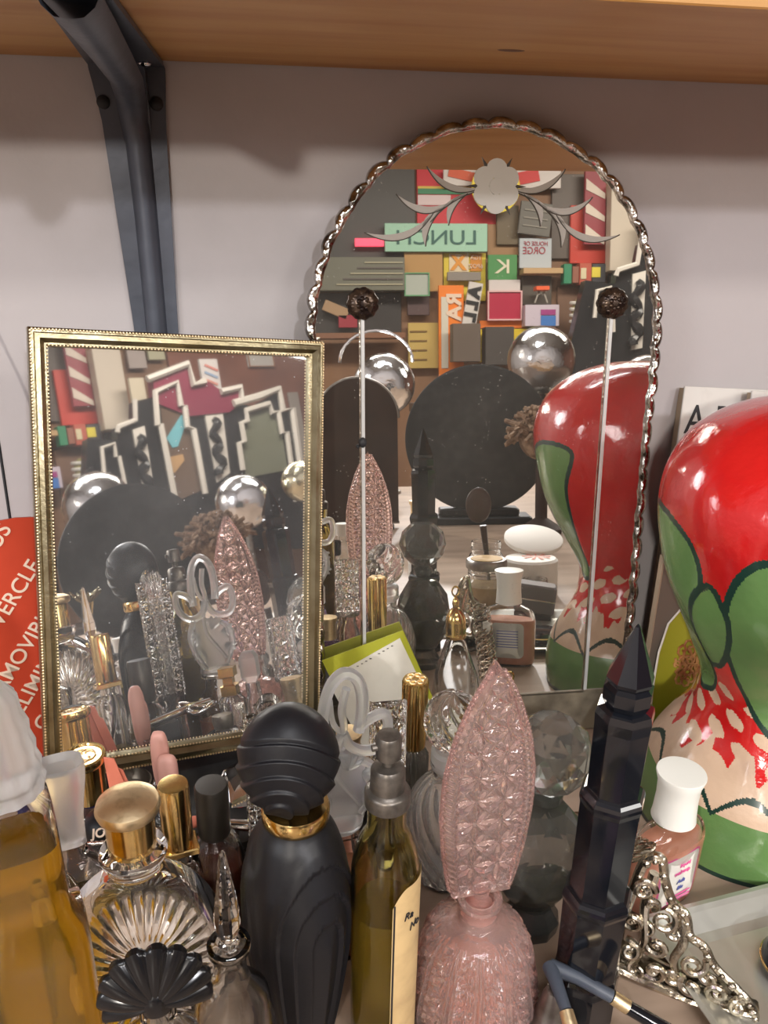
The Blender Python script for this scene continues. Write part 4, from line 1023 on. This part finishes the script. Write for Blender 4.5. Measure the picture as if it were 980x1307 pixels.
for b_, py in (('1GA', 329), ('6POZ', 340)): text('small_print', b_, .045, M['cream_ink'], t_po, tuple(via('A', 607, py, t_po.location.y+.012)-t_po.location), rot=(pi/2, 0, pi), ext=.002)
board('grey_board', 'grey board leaning above the white lettered sign', 'panel', (571, 347, 614, 358), (.25, .22, .19), 3)
t_or = board('orange_sign', 'tall orange sign with white letters RA in the arched mirror', 'sign', (560, 364, 592, 482), (.86, .22, .02), 4)[0]
for b_, py in (('R', 382), ('A', 400)):
    text('lettering', b_, .15, M['cream_ink'], t_or, tuple(via('A', 580, py, t_or.location.y+.006)-t_or.location), rot=(pi/2, radians(90), pi), ext=.004, bold=.006)
bpart(t_or, 'white_strip', (563, 379, 572, 470), (.66, .62, .52), .001)
t_wh = board('white_sign', 'white tilted sign with heavy black letters ALL', 'sign', (594, 360, 612, 418), (.64, .60, .56), 5, rot=.18)[0]
for b_, py in (('A', 371), ('L', 386), ('L', 400)):
    text('lettering', b_, .12, M['ink'], t_wh, (0, .006, (386-py)*.0062), rot=(pi/2, radians(90), pi), ext=.004, bold=.007)
board('wood_board', 'brown board right of the LUNCH sign', 'panel', (622, 286, 662, 326), (.35, .19, .08), 1)
board('green_sign', 'green sign with cream letter K', 'sign', (623, 325, 660, 357), (.07, .27, .08), 3, txt=[('K', 0, 0, .8)], tcol=(.75, .70, .52), sx=1.3)
board('white_strip', 'white strip with a red pen stroke below the green sign', 'sign', (624, 357, 664, 371), (.66, .60, .58), 3)
board('crimson_sign', 'square crimson sign with pale pink border', 'sign', (622, 371, 666, 409), (.45, .02, .06), 3, frame=(.75, .45, .45))
board('orange_strip', 'orange strip below the crimson sign', 'sign', (612, 409, 672, 419), (.78, .20, .03), 2)
board('yellow_box', 'yellow box behind the chrome ball in the arched mirror', 'box', (612, 420, 690, 462), (.72, .52, .03), 3, depth=.05)
board('brown_case', 'brown rounded case in front of the orange sign', 'case', (575, 414, 610, 462), (.13, .10, .08), 7, depth=.12)
board('dark_case', 'dark case with a hanging chain in front of the yellow box', 'case', (616, 418, 652, 466), (.07, .06, .055), 6, depth=.12)
t_sl = board('slate_board', 'slanted grey slate with chalk lines above the paper notices', 'board', (663, 258, 704, 300), (.13, .12, .10), 4, rot=.12)[0]
for k in range(3): bpart(t_sl, 'chalk_line', (668, 268+k*10, 699, 270+k*10), (.26, .24, .20), .001)
board('dark_fabric', 'olive brown hanging cloth beside the slate', 'cloth', (634, 262, 662, 312), (.14, .10, .05), 2)
board('dark_board', 'dark panel between slate and striped sign', 'panel', (704, 222, 748, 330), (.11, .085, .07), 1)
board('paper_notice', 'pale blue notice with dark red letters', 'sign', (663, 304, 704, 342), (.48, .52, .55), 3, txt=[('ORGE', -.1, .15, .34), ('HOUSE OF', 0, .62, .2)], tcol=(.38, .04, .06), sx=.9)
board('ledge', 'light wooden ledge under the pale blue notice', 'shelf', (664, 344, 714, 351), (.52, .34, .17), 3, depth=.12)
board('dark_niche', 'dark niche under the wooden ledge', 'shelf', (666, 352, 704, 389), (.09, .075, .06), 2)
t_ty = board('red_toy', 'small orange-red trestle toy in the dark niche', 'toy', (682, 366, 699, 371), (.85, .13, .04), 5, depth=.08)[0]
for x, r_ in ((685, .35), (696, -.35)): bpart(t_ty, 'leg', (x-1, 371, x+1, 387), (.35, .32, .28), .002, rot=r_)
t_li = board('lilac_box', 'box with lilac top, white side and blue square', 'box', (667, 390, 710, 417), (.60, .52, .60), 3, depth=.1)[0]
bpart(t_li, 'purple_stripe', (690, 395, 709, 402), (.36, .05, .22), .071)
bpart(t_li, 'blue_square', (690, 403, 709, 416), (.06, .20, .55), .071)
board('oil_can', 'green can left of the rusty red cans', 'can', (717, 338, 727, 363), (.03, .24, .12), 3, depth=.08)
board('oil_can', 'plain brown can between the green and the red can', 'can', (728, 341, 736, 362), (.30, .11, .07), 3, depth=.08)
t_c = board('oil_can', 'red can with a cream label', 'can', (737, 337, 752, 364), (.50, .10, .06), 3, depth=.08)[0]
bpart(t_c, 'can_label', (741, 342, 748, 356), (.70, .62, .40), .051)
t_c = board('oil_can', 'black can with a yellow oval', 'can', (753, 338, 770, 361), (.05, .05, .06), 3, depth=.08)[0]
bpart(t_c, 'can_label', (755, 341, 766, 354), (.75, .62, .06), .051)
board('brown_board', 'brown wooden door below the row of cans', 'door', (711, 366, 762, 470), (.20, .11, .07), 1)
board('plywood_strip', 'tan plywood strip right of the brown door', 'panel', (757, 362, 775, 400), (.42, .25, .12), 2)
board('red_banner', 'red banner under the striped barber sign', 'sign', (728, 262, 774, 336), (.55, .04, .02), 2)
t, hx, hz = board('barber_sign', 'slanted red and white striped barber sign', 'sign', (746, 218, 773, 312), (.30, .03, .045), 4)
for k in range(3): 
    o = MB().poly([(-hx*.9, -hz*.75+k*hz*.62), (-hx*.9, -hz*.45+k*hz*.62), (hx*.9, -hz*.85+k*hz*.62), (hx*.9, -hz*1.0+k*hz*.62)], .001, .006).build('stripe', mat('barber_white', (.72, .62, .52), .5), t, smooth=False)
board('cream_pillar', 'tall cream painted board right of the barber sign', 'board', (775, 236, 812, 347), (.60, .52, .42), 5, depth=.1)
t_dc = board('dark_cabinet', 'dark glazed cabinet at the right of the arched mirror view', 'cabinet', (776, 348, 838, 470), (.10, .09, .08), 1)[0]
for x in (775, 790, 806, 826): bpart(t_dc, 'upright', (x+1, 352, x+4, 468), (.30, .29, .27), .001)
p = via('A', 738, 410, WB_+.25); t = thing('spiral_bottle', 'spiral striped bottle before the brown door', 'bottle', p)
mb = MB(); mb.lathe([(0, -.28), (.05, -.28), (.06, -.1), (.035, .0), (.055, .1), (.02, .16), (0, .17)], 24); mb.build('bottle_body', mat('brassy_glass', (.42, .38, .16), .3, .4), t)
mb = MB()
for k in range(4): mb.tube([(.058*cos(b_), .058*sin(b_), -.02+.045*k+.012*b_/2) for b_ in [pi*i/6 for i in range(-1, 8)]], .012, 6)
mb.build('white_stripe', M['white'], t)

# far right wall group seen in the framed mirror: stepped black and white deco display
Yd = -4.45
def pxpoly(m, pts, Y): return [(v.x, v.z) for v in (via(m, x, y, Y) for x, y in pts)]
def ccw(P): 
    a = sum(P[i-1][0]*P[i][1]-P[i][0]*P[i-1][1] for i in range(len(P))); return P if a > 0 else P[::-1]
c0 = via('B', 240, 640, Yd)
t = thing('deco_display', 'stepped black and white art deco back bar seen in the framed mirror', 'display', (c0.x, Yd, 0))
def part(name, pts, y0, y1, m, parent=t, Y=Yd):
    P = [(x-c0.x, z) for x, z in ccw(pxpoly('B', pts, Y))]; return MB().poly(P, y0, y1).build(name, m, parent, smooth=False)
white = mat('display_white', (.62, .58, .52), .5); blk = mat('display_black', (.02, .02, .022), .25); mar = mat('display_maroon', (.20, .02, .05), .4)
part('black_back', [(105, 700), (112, 560), (150, 562), (150, 545), (172, 537), (172, 512), (230, 500), (330, 520), (335, 512), (358, 498), (361, 526), (373, 522), (386, 610), (390, 700)], -.10, 0, blk)
part('maroon_top', [(196, 515), (193, 486), (239, 466), (246, 492), (262, 487), (281, 500), (306, 495), (309, 514), (290, 527), (240, 532)], -.06, .03, mar)
for nm, pts, r in (('white_moulding', [(378, 640), (366, 551), (360, 553), (355, 525), (347, 527), (344, 515), (314, 524), (316, 537), (308, 540), (312, 563), (305, 566), (310, 600)], .017),
                   ('white_moulding', [(384, 600), (373, 521), (361, 524), (356, 496), (330, 506), (298, 515)], .022),
                   ('white_moulding', [(226, 650), (205, 541), (201, 543), (198, 500), (226, 488), (231, 518), (236, 518), (239, 545), (247, 548), (262, 630)], .017),
                   ('white_moulding', [(172, 510), (173, 536), (151, 545), (150, 552)], .014), ('white_moulding', [(160, 620), (152, 582), (148, 583), (146, 566), (130, 571), (133, 605)], .011),
                   ('white_moulding', [(188, 484), (240, 464), (247, 491), (262, 486)], .02), ('white_moulding', [(282, 500), (307, 494), (309, 512)], .02)):
    MB().tube([(v.x-c0.x, .045, v.z) for v in (via('B', x, y, Yd+.045) for x, y in pts)], r*1.35, 6).build(nm, white, t)
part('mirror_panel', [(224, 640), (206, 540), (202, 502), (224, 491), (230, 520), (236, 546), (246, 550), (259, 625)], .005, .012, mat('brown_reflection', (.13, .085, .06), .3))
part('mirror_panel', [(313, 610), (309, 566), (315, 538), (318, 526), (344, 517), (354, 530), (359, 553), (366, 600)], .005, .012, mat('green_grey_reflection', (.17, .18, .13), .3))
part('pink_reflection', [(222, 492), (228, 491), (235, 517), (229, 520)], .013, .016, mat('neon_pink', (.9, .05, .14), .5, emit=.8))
part('teal_feather', [(211, 560), (219, 572), (226, 570), (238, 534), (230, 530)], .013, .018, mat('teal_feather', (.14, .40, .46), .6))
part('tan_goods', [(210, 600), (214, 584), (232, 580), (234, 588), (222, 604)], .013, .018, mat('tan_goods', (.45, .27, .12), .6))
for P4 in ([(168, 549), (183, 544), (197, 636), (185, 640)], [(260, 529), (282, 522), (292, 604), (276, 616)]):
    pn = part('ornament_panel', P4, .002, .02, white)
    (ax, ay), (bx, by) = ((P4[0][0]+P4[1][0])/2, (P4[0][1]+P4[1][1])/2), ((P4[2][0]+P4[3][0])/2, (P4[2][1]+P4[3][1])/2)
    mb = MB(); vv = []
    for i in range(22):
        u = .1+.85*i/21; v = via('B', ax+(bx-ax)*u+4.2*sin(i*.85), ay+(by-ay)*u, Yd+.03); vv.append((v.x-c0.x, .03, v.z))
    mb.tube(vv, [.020+.018*abs(sin(i*.7)) for i in range(22)], 6); mb.build('black_scroll', blk, t)
MB().box(-1.0, .8, -.6, -.141, -.8, -.25, .01).build('cabinet_base', mat('display_base', (.06, .045, .04), .5), t, smooth=False)
t_bp = board('barber_pole', 'small light barber pole standing on the deco display', 'pole', (258, 458, 281, 505), (.62, .58, .56), 1, m='B', Y=-4.62, depth=.03)[0]
for k in range(4): bpart(t_bp, 'stripe', (261, 468+9*k, 278, 471+9*k), ((.6, .2, .16), (.25, .35, .5), (.6, .25, .2), (.3, .4, .5))[k], .002, rot=.4, m='B')
board('picture', 'white paper in a wooden frame at the top right of the framed mirror view', 'picture', (317, 452, 349, 468), (.66, .64, .60), 2, m='B', frame=(.45, .2, .1))
board('cream_tile', 'cream tile with a tan mark above the deco display', 'tile', (167, 482, 186, 515), (.62, .54, .40), 1, m='B', Y=-4.8)
board('paper', 'pale sheet pinned left at the top of the framed mirror view', 'paper', (163, 440, 186, 470), (.44, .37, .34), 2, m='B')
board('paper', 'yellowish sheet pinned beside the pale one at the top', 'paper', (189, 440, 210, 459), (.52, .50, .34), 2, m='B')
board('red_wood_panel', 'large reddish wood panel filling the right of the framed mirror view', 'panel', (228, 436, 420, 640), 'roomred', 1, m='B')
board('white_beam', 'white beam above the deco display', 'beam', (380, 500, 392, 640), (.40, .36, .32), 2, m='B')

# silver display balls
def orb(name, label, p, r, m, zbase=0):
    t = thing(name, label, 'ball', (p[0], p[1], zbase))
    MB().ball((0, 0, p[2]-zbase), r, 48, 32).build('globe', m, t)
    MB().lathe([(0, 0), (r*.5, 0), (r*.5, .008), (r*.16, .02), (r*.12, max(.03, p[2]-zbase-r)), (r*.3, p[2]-zbase-r*.96), (0, p[2]-zbase-r*.95)], 32).build('stand', M['pewter'], t)
    return t
silv = mat('mercury_glass', (.80, .81, .82), .13, 1, bump=(25, .004))
t = orb('silver_ball', 'silver ball with wire hoop seen at left in the arched mirror', (.276, -1.10, .300), .085, silv)
MB().tube([(.10*cos(b_)-.02, 0, .36+.085*sin(b_)) for b_ in [pi*i/16 for i in range(17)]], .004, 6).build('wire_hoop', M['chrome'], t)
t2 = thing('side_table', 'dark side table carrying a large silver ball behind the round black disc', 'table', (1.02, -2.12, -.8))
MB().box(-.5, .45, -.3, .3, .99, 1.03, .005).build('table_top', mat('dark_walnut', (.05, .03, .02), .4), t2, smooth=False)
for sx_ in (-.45, .40):
    for sy_ in (-.25, .25): MB().box(sx_-.02, sx_+.02, sy_-.02, sy_+.02, 0, .99).build('leg', M['brown_back'], t2, smooth=False)
orb('silver_ball', 'large silver ball rising behind the round black disc', (1.018, -2.117, .395), .135, silv, .2305)
orb('silver_ball', 'silver ball right of the brown fur tuft in the framed mirror', (1.024, -1.10, .29), .082, silv)
orb('gold_ball', 'pale gold ball at the right of the framed mirror view', (1.19, -1.02, .325), .062, mat('gold_mercury_glass', (.72, .68, .48), .16, 1, bump=(25, .004)))
orb('pink_ball', 'dull pink ball at the right edge of the framed mirror view', (1.31, -.98, .27), .062, mat('pink_mercury_glass', (.52, .30, .29), .3, .6))
# round disc on its stand
t = thing('round_mirror_back', 'large round dark mirror back on a black stand, seen in both mirrors', 'mirror', (.420, -.56, 0), .1)
MB().lathe([(0, 0), (.150, 0), (.156, .003), (.156, .009), (.150, .012), (0, .012)], 96, X=Matrix.Translation((0, 0, .180)) @ Matrix.Rotation(-pi/2, 4, 'X')).build('disc', M['dark_disc'], t)
MB().box(-.11, .11, -.03, .045, 0, .016, .004).build('stand', M['black'], t, smooth=False)
MB().box(-.085, .085, -.02, .03, .0161, .032, .004).build('stand_step', M['black'], t, smooth=False)
t = thing('tombstone_mirror', 'brown tombstone shaped mirror seen from behind at the left of the arched mirror view', 'mirror', (.160, -.52, 0), .0)
P = [(.082*cos(pi*k/24), .228+.082*sin(pi*k/24)) for k in range(25)]+[(-.082, .012), (.082, .012)]
MB().poly(P, -.004, .004).build('backing', M['brown_back'], t, smooth=False)
MB().tube([(x*1.02, 0, z) for x, z in P[:26]+[P[26]]], .004, 8).build('rim', M['pewter'], t)
MB().box(-.07, .07, -.03, .03, 0, .0118, .003).build('stand', M['black'], t, smooth=False)
# fur tuft
t = thing('fur_tuft', 'tousled brown fur tuft between the disc and the silver ball', 'fur', (.512, -.40, 0))
random.seed(2); mb = MB()
for k in range(330):
    a = random.uniform(0, 2*pi); e = random.uniform(.0, 1.45); r = .050
    d = Vector((cos(a)*cos(e), sin(a)*cos(e), sin(e))); p = Vector((0, 0, .190))+d*r*.7; u = Vector((random.uniform(-1, 1), random.uniform(-1, 1), random.uniform(-1, .4)))*.022
    mb.tube([p, p+d*.014+u*.4, p+d*.020+u, p+d*.016+u*1.2], [.0045, .0055, .0045, .0012], 6)
mb.build('tuft', M['hair'], t)
MB().ball((0, 0, .19), .046, 20, 14).build('core', M['hair'], t)
MB().lathe([(0, 0), (.04, 0), (.042, .01), (.012, .03), (.012, .15), (0, .15)], 24).build('stand', M['brown_back'], t)

# small things in the foreground that only the mirrors show
def simple_bottle(label, loc, prof_, cap, capm, gm='glass', liqm=None, lvl=.5, n=48, mod=None, sy=1, sx=1, rz=0, name='perfume_bottle', capn=40, capsm=True, capname='cap', group=None):
    t = thing(name, label, 'bottle', loc, rz, group)
    gl('glass_body', prof_, .0018, M[gm], t, n, mod, sx=sx, sy=sy)
    if liqm: lq(prof_, .0018, lvl, M[liqm], t, n, mod, sx=sx, sy=sy)
    if cap: MB().lathe(cap, capn).build(capname, M[capm], t, capsm)
    return t
t = simple_bottle('flat bottle with a tall fan-cut crystal slab stopper, seen in the framed mirror', (.006, .3535, 0), [(.009, 0), (.0105, .003), (.0105, .058), (.009, .066), (.006, .070), (.007, .075)], None, None)
mb = MB()
def fanw(v): return .0135
leafplate(mb, fanw, .0755, .176, .0034, 48, 180, .0095, border=.9, relief=.0018)
mb.build('fan_stopper', M['glass'], t, angle=24)
mb = MB()
for k in range(7):
    x = -.006+.002*k
    for s_ in (-1, 1): mb.tube([(x*.35, .0046*s_, .080), (x*.5, .0046*s_, .13), (x*1.15, .0044*s_, .184-abs(k-3)*.0016)], .0010, 6)
mb.poly([(.0075*cos(pi*k/12), .174+.012*sin(pi*k/12)) for k in range(13)], -.0042, .0042); mb.build('fan_ribs', M['glass_b'], t)
t = thing('flower_ornament', 'gold flower shaped cup on a thin stem, seen at left in the framed mirror', 'ornament', (.029, .150, 0))
MB().lathe([(0, 0), (.012, 0), (.012, .002), (.002, .006), (.0018, .138), (.004, .148), (.0062, .158), (0, .1585)], 24).build('stem_cup', M['gold'], t)
mb = MB()
for k in range(14):
    a = 2*pi*k/14; mb.tube([(.003*cos(a), .003*sin(a), .158), (.009*cos(a), .009*sin(a), .163+.002*(k % 2)), (.0155*cos(a), .0155*sin(a), .166+.003*(k % 3))], [.0018, .0022, .0008], 6)
mb.build('petals', M['brass'], t)
simple_bottle('tall narrow purple crystal bottle, seen in the framed mirror', (.113, .200, 0), [(.011, 0), (.0125, .003), (.0125, .085), (.010, .090), (.010, .094)], [(0, .0945), (.0105, .0945), (.012, .100), (.012, .118), (.009, .122), (0, .122)], 'purple', 'purple', mod=sq(5), capn=4, capsm=False, capname='stopper')
t = simple_bottle('small crystal bottle with a rectangular star-cut stopper behind the frosted flowers', (.080, .421, 0), [(.009, 0), (.0105, .003), (.0105, .060), (.0075, .068), (.0085, .075)], [(0, .0755), (.0115, .0755), (.0115, .0785), (0, .0785)], 'dark_disc' if False else 'grey_glass')
mb = MB(); leafplate(mb, lambda v: .0115, .079, .128, .0042, 36, 70, .0125, border=.86, relief=.0022); mb.build('crystal_stopper', M['glass'], t, angle=24)
simple_bottle('little clear bottle with a chamfered square frosted stopper', (.050, .413, 0), [(.009, 0), (.010, .003), (.010, .062), (.006, .070), (.006, .080)], [(0, .0805), (.005, .0805), (.0095, .086), (.0095, .101), (.006, .106), (0, .106)], 'frost', liqm='lotion', lvl=.045, capn=4, capsm=False, capname='stopper')
simple_bottle('tiny bottle with a stepped gold block stopper on the dark box', on_box(.0205, .428), [(.008, 0), (.009, .002), (.009, .030), (.006, .034)], [(0, .0345), (.0085, .0345), (.0085, .042), (.0055, .043), (.0055, .048), (.0085, .049), (.0085, .056), (0, .056)], 'gold', 'glass', mod=sq(5), capn=4, capsm=False)
simple_bottle('squat purple glass bottle with a plain flat gold cap on the dark box', on_box(.060, .455), [(.010, 0), (.0115, .002), (.0115, .014), (.007, .018)], [(0, .0185), (.0075, .0185), (.0078, .034), (.0088, .036), (.0088, .0385), (0, .039)], 'gold_satin', 'purple', mod=sq(4))
t = thing('flat_flacon', 'flat lying clear flacon with a grey cap, before the framed mirror', 'bottle', on_box(-.005, .455), .3)
MB().lathe([(0, 0), (.022, 0), (.024, .002), (.020, .012), (.008, .018), (0, .018)], 5).build('glass_body', M['glass'], t, smooth=False)
MB().lathe([(0, .0185), (.007, .0185), (.008, .024), (.0075, .028), (0, .029)], 32).build('cap', M['pewter'], t)
t = thing('pewter_cup', 'small round pewter cup beside the pink stopper, on the dark box', 'cup', on_box(-.083, .452))
MB().lathe([(0, 0), (.008, 0), (.012, .008), (.0135, .018), (.0125, .0185), (.011, .009), (.006, .003), (0, .003)], 40).build('bowl', M['pewter'], t)
MB().tube([(.0135+.006*sin(pi*k/10), 0, .004+.012*k/10) for k in range(11)], .0016, 8).build('handle', M['pewter'], t)

# seen in the arched mirror
t = simple_bottle('small clear pyramid atomiser with a ringed gold cap, behind the pink leaf', (.1705, .4475, 0), [(.030, 0), (.031, .004), (.026, .030), (.013, .060), (.010, .064)], None, None, mod=sq(4), sy=.72, liqm=None)
t.location = (.1745, .470, 0); t.scale = (.72, .72, .98)
MB().lathe([(0, .0645), (.0125, .0645), (.0135, .067), (.0125, .070), (.0135, .073), (.0125, .076), (.013, .079), (.0115, .085), (.007, .091), (.0035, .093), (.0045, .098), (.0025, .102), (0, .104)], 40).build('ringed_gold_cap', M['gold'], t)
MB().tube([(.0045*cos(2*pi*k/20), 0, .108+.0045*sin(2*pi*k/20)) for k in range(20)], .001, 6, closed=True).build('finial_ring', M['gold'], t)
t = thing('pearl_button', 'grey pearl button on a dark cushion at the foot of the arched mirror', 'button', (.184, .515, 0))
t.location = (.200, .500, 0); 
MB().lathe([(0, 0), (.020, 0), (.021, .004), (.014, .012), (0, .014)], 40, sy=.45).build('cushion', M['black_gloss'], t)
MB().ball((-.002, -.009, .0135), .0062, 20, 14).build('pearl', mat('pale_pearl', (.50, .50, .40), .25, .2), t)
t = thing('wavy_chain', 'heap of silver chain loops running behind the faceted bottle', 'chain', (.222, .395, 0))
mb = MB()
for k in range(26):
    u = k/25; x0, y0, z0 = -.022+.038*u*0, 0, 0
    cxk, cyk, czk = -.008+.010*u, .040-.085*u, .006+.050*u
    for s_ in (0, 1): mb.tube([(cxk+.007*cos(2*pi*j/12)+.002*(-1)**k, cyk+.0035*sin(2*pi*j/12)*(1 if s_ else -1), czk+.0045*sin(2*pi*j/12+s_*1.6)) for j in range(12)], .0009, 6, closed=True)
mb.build('chain_links', M['silver'], t)
MB().poly([(-.014, 0), (.006, 0), (.004, .045), (-.004, .050)], -.004, .004, X=Matrix.Rotation(-pi/2+.1, 4, 'Z') @ Matrix.Translation((.02, 0, 0))).build('support', M['pewter'], t, smooth=False)
def jar(label, loc, r, h, lid=None, content=None, name='glass_jar'):
    t = thing(name, label, 'jar', loc)
    o_ = [(r*.92, 0), (r, .003), (r, h*.68), (r*.88, h*.78), (r*.80, h*.80), (r*.80, h*.86), (r*.84, h*.88), (r*.80, h*.92), (r*.84, h*.95), (r*.80, h)]
    gl('glass_body', o_, .0022, M['glass'], t)
    if content: lq(o_, .0022, h*.6, M[content], t)
    if lid:
        MB().lathe([(0, h+.0003), (r*.92, h+.0003), (r*.95, h+.002), (r*.95, h+.010), (r*.90, h+.012), (0, h+.012)], 56).build('lid', M['pewter'], t)
        MB().lathe([(0, h+.0123), (r*.74, h+.0123), (r*.74, h+.0130), (0, h+.0130)], 56).build('lid_disc', M[lid], t)
    return t
jar('jar with a grey metal lid and pale disc, seen in the arched mirror', (.276, .150, 0), .028, .055, 'label', 'label')
t = jar('open clear jar holding a dark spoon, seen in the arched mirror', (.290, .085, 0), .025, .078)
sp_ = thing('spoon', 'dark brown spoon standing in the open jar', 'spoon', (.292, .085, 0))
MB().tube([(.004, 0, .008), (.0, 0, .05), (-.006, 0, .10)], [.0030, .0032, .0050], 10).build('spoon_handle', mat('brown_lacquer', (.05, .028, .02), .3), sp_)
MB().ball((-.0125, .0, .128), .018, 24, 16, sy=.28, sz=1.35, X=None).build('spoon_bowl', mat('brown_spoon', (.07, .045, .035), .35), sp_)
jar('second open clear jar with a low rim, beside the spoon jar', (.345, .135, 0), .020, .035)
t = thing('lid_plate', 'cream round lid leaning behind the jars, seen in the arched mirror', 'lid', (.372, .03, 0))
MB().lathe([(0, 0), (.040, 0), (.042, .002), (.042, .007), (.038, .009), (0, .009)], 64, X=Matrix.Translation((0, 0, .064)) @ Matrix.Rotation(radians(-18), 4, 'X')).build('lid_top', M['labelw'], t)
MB().box(-.015, .015, -.015, .015, 0, .058).build('stack_below', M['boxdark'], t, smooth=False)
t = thing('powder_tin', 'round cream powder tin with a coral pink burst, seen in the arched mirror', 'tin', (.345, .085, 0))
MB().lathe([(0, 0), (.036, 0), (.037, .002), (.037, .050), (.034, .053), (0, .054)], 64, c=(.008, 0)).build('tin', M['labelw'], t)
mb = MB()
for k in range(9):
    a = 2*pi*k/9; mb.add([(.016, 0, .0545), (.016+.020*cos(a-.12), .020*sin(a-.12), .0543), (.016+.020*cos(a+.12), .020*sin(a+.12), .0543)], [(0, 1, 2)])
mb.build('coral_burst', M['coral'], t, smooth=False)
t = thing('hinged_case', 'grey hinged case behind the lotion bottle, seen in the arched mirror', 'case', (.322, .205, 0), .3)
MB().box(-.024, .024, -.014, .014, 0.010, .046, .003, X=Matrix.Rotation(.12, 4, 'Y')).build('case', mat('grey_case', (.13, .115, .11), .4, .3), t, smooth=False)
MB().box(-.0245, .0245, -.0145, .0145, .0265, .0285, .0005, X=Matrix.Rotation(.12, 4, 'Y')).build('seam', M['silver'], t, smooth=False)
MB().box(-.022, .022, -.012, .012, 0, .010).build('plinth', M['boxdark'], t, smooth=False)
simple_bottle('small pale yellow bottle with a black round cap, seen left in the arched mirror', (.079, .165, 0), [(.014, 0), (.016, .003), (.016, .055), (.010, .066), (.007, .070), (.007, .082)], [(0, .0825), (.0085, .0825), (.009, .084), (.009, .098), (.008, .100), (0, .100)], 'black_gloss', liqm='yellow_liquid', lvl=.05)
simple_bottle('faceted pale yellow bottle with a white cap, seen left in the arched mirror', (.095, .060, 0), [(.022, 0), (.024, .003), (.024, .055), (.016, .075), (.008, .080), (.008, .088)], [(0, .0885), (.009, .0885), (.0095, .105), (0, .106)], 'white', liqm='yellow_liquid', lvl=.05, n=8)
simple_bottle('slender bottle with a gold and white cap right of the pink leaf reflection', (.200, .050, 0), [(.012, 0), (.013, .003), (.013, .080), (.008, .088), (.006, .09)], [(0, .0905), (.009, .0905), (.009, .125), (.011, .128), (.011, .132), (0, .133)], 'gold_satin', 'frost')

for o in list(sc.objects):
    if o.parent is None and 'label' in o:
        n_ = o.name.split('.')[0]
        g_ = {'silver_ball': 'silver display balls in the room', 'booklet': 'pale booklets leaning on the wall', 'oil_can': 'row of old cans on the far wall', 'curved_sign': 'curved signs beside the yellow disc', 'glass_jar': 'glass jars at the front of the counter', 'wood_board': 'wooden boards on the far wall', 'paper': 'papers pinned on the far wall'}.get(n_)
        if g_: o['group'] = g_
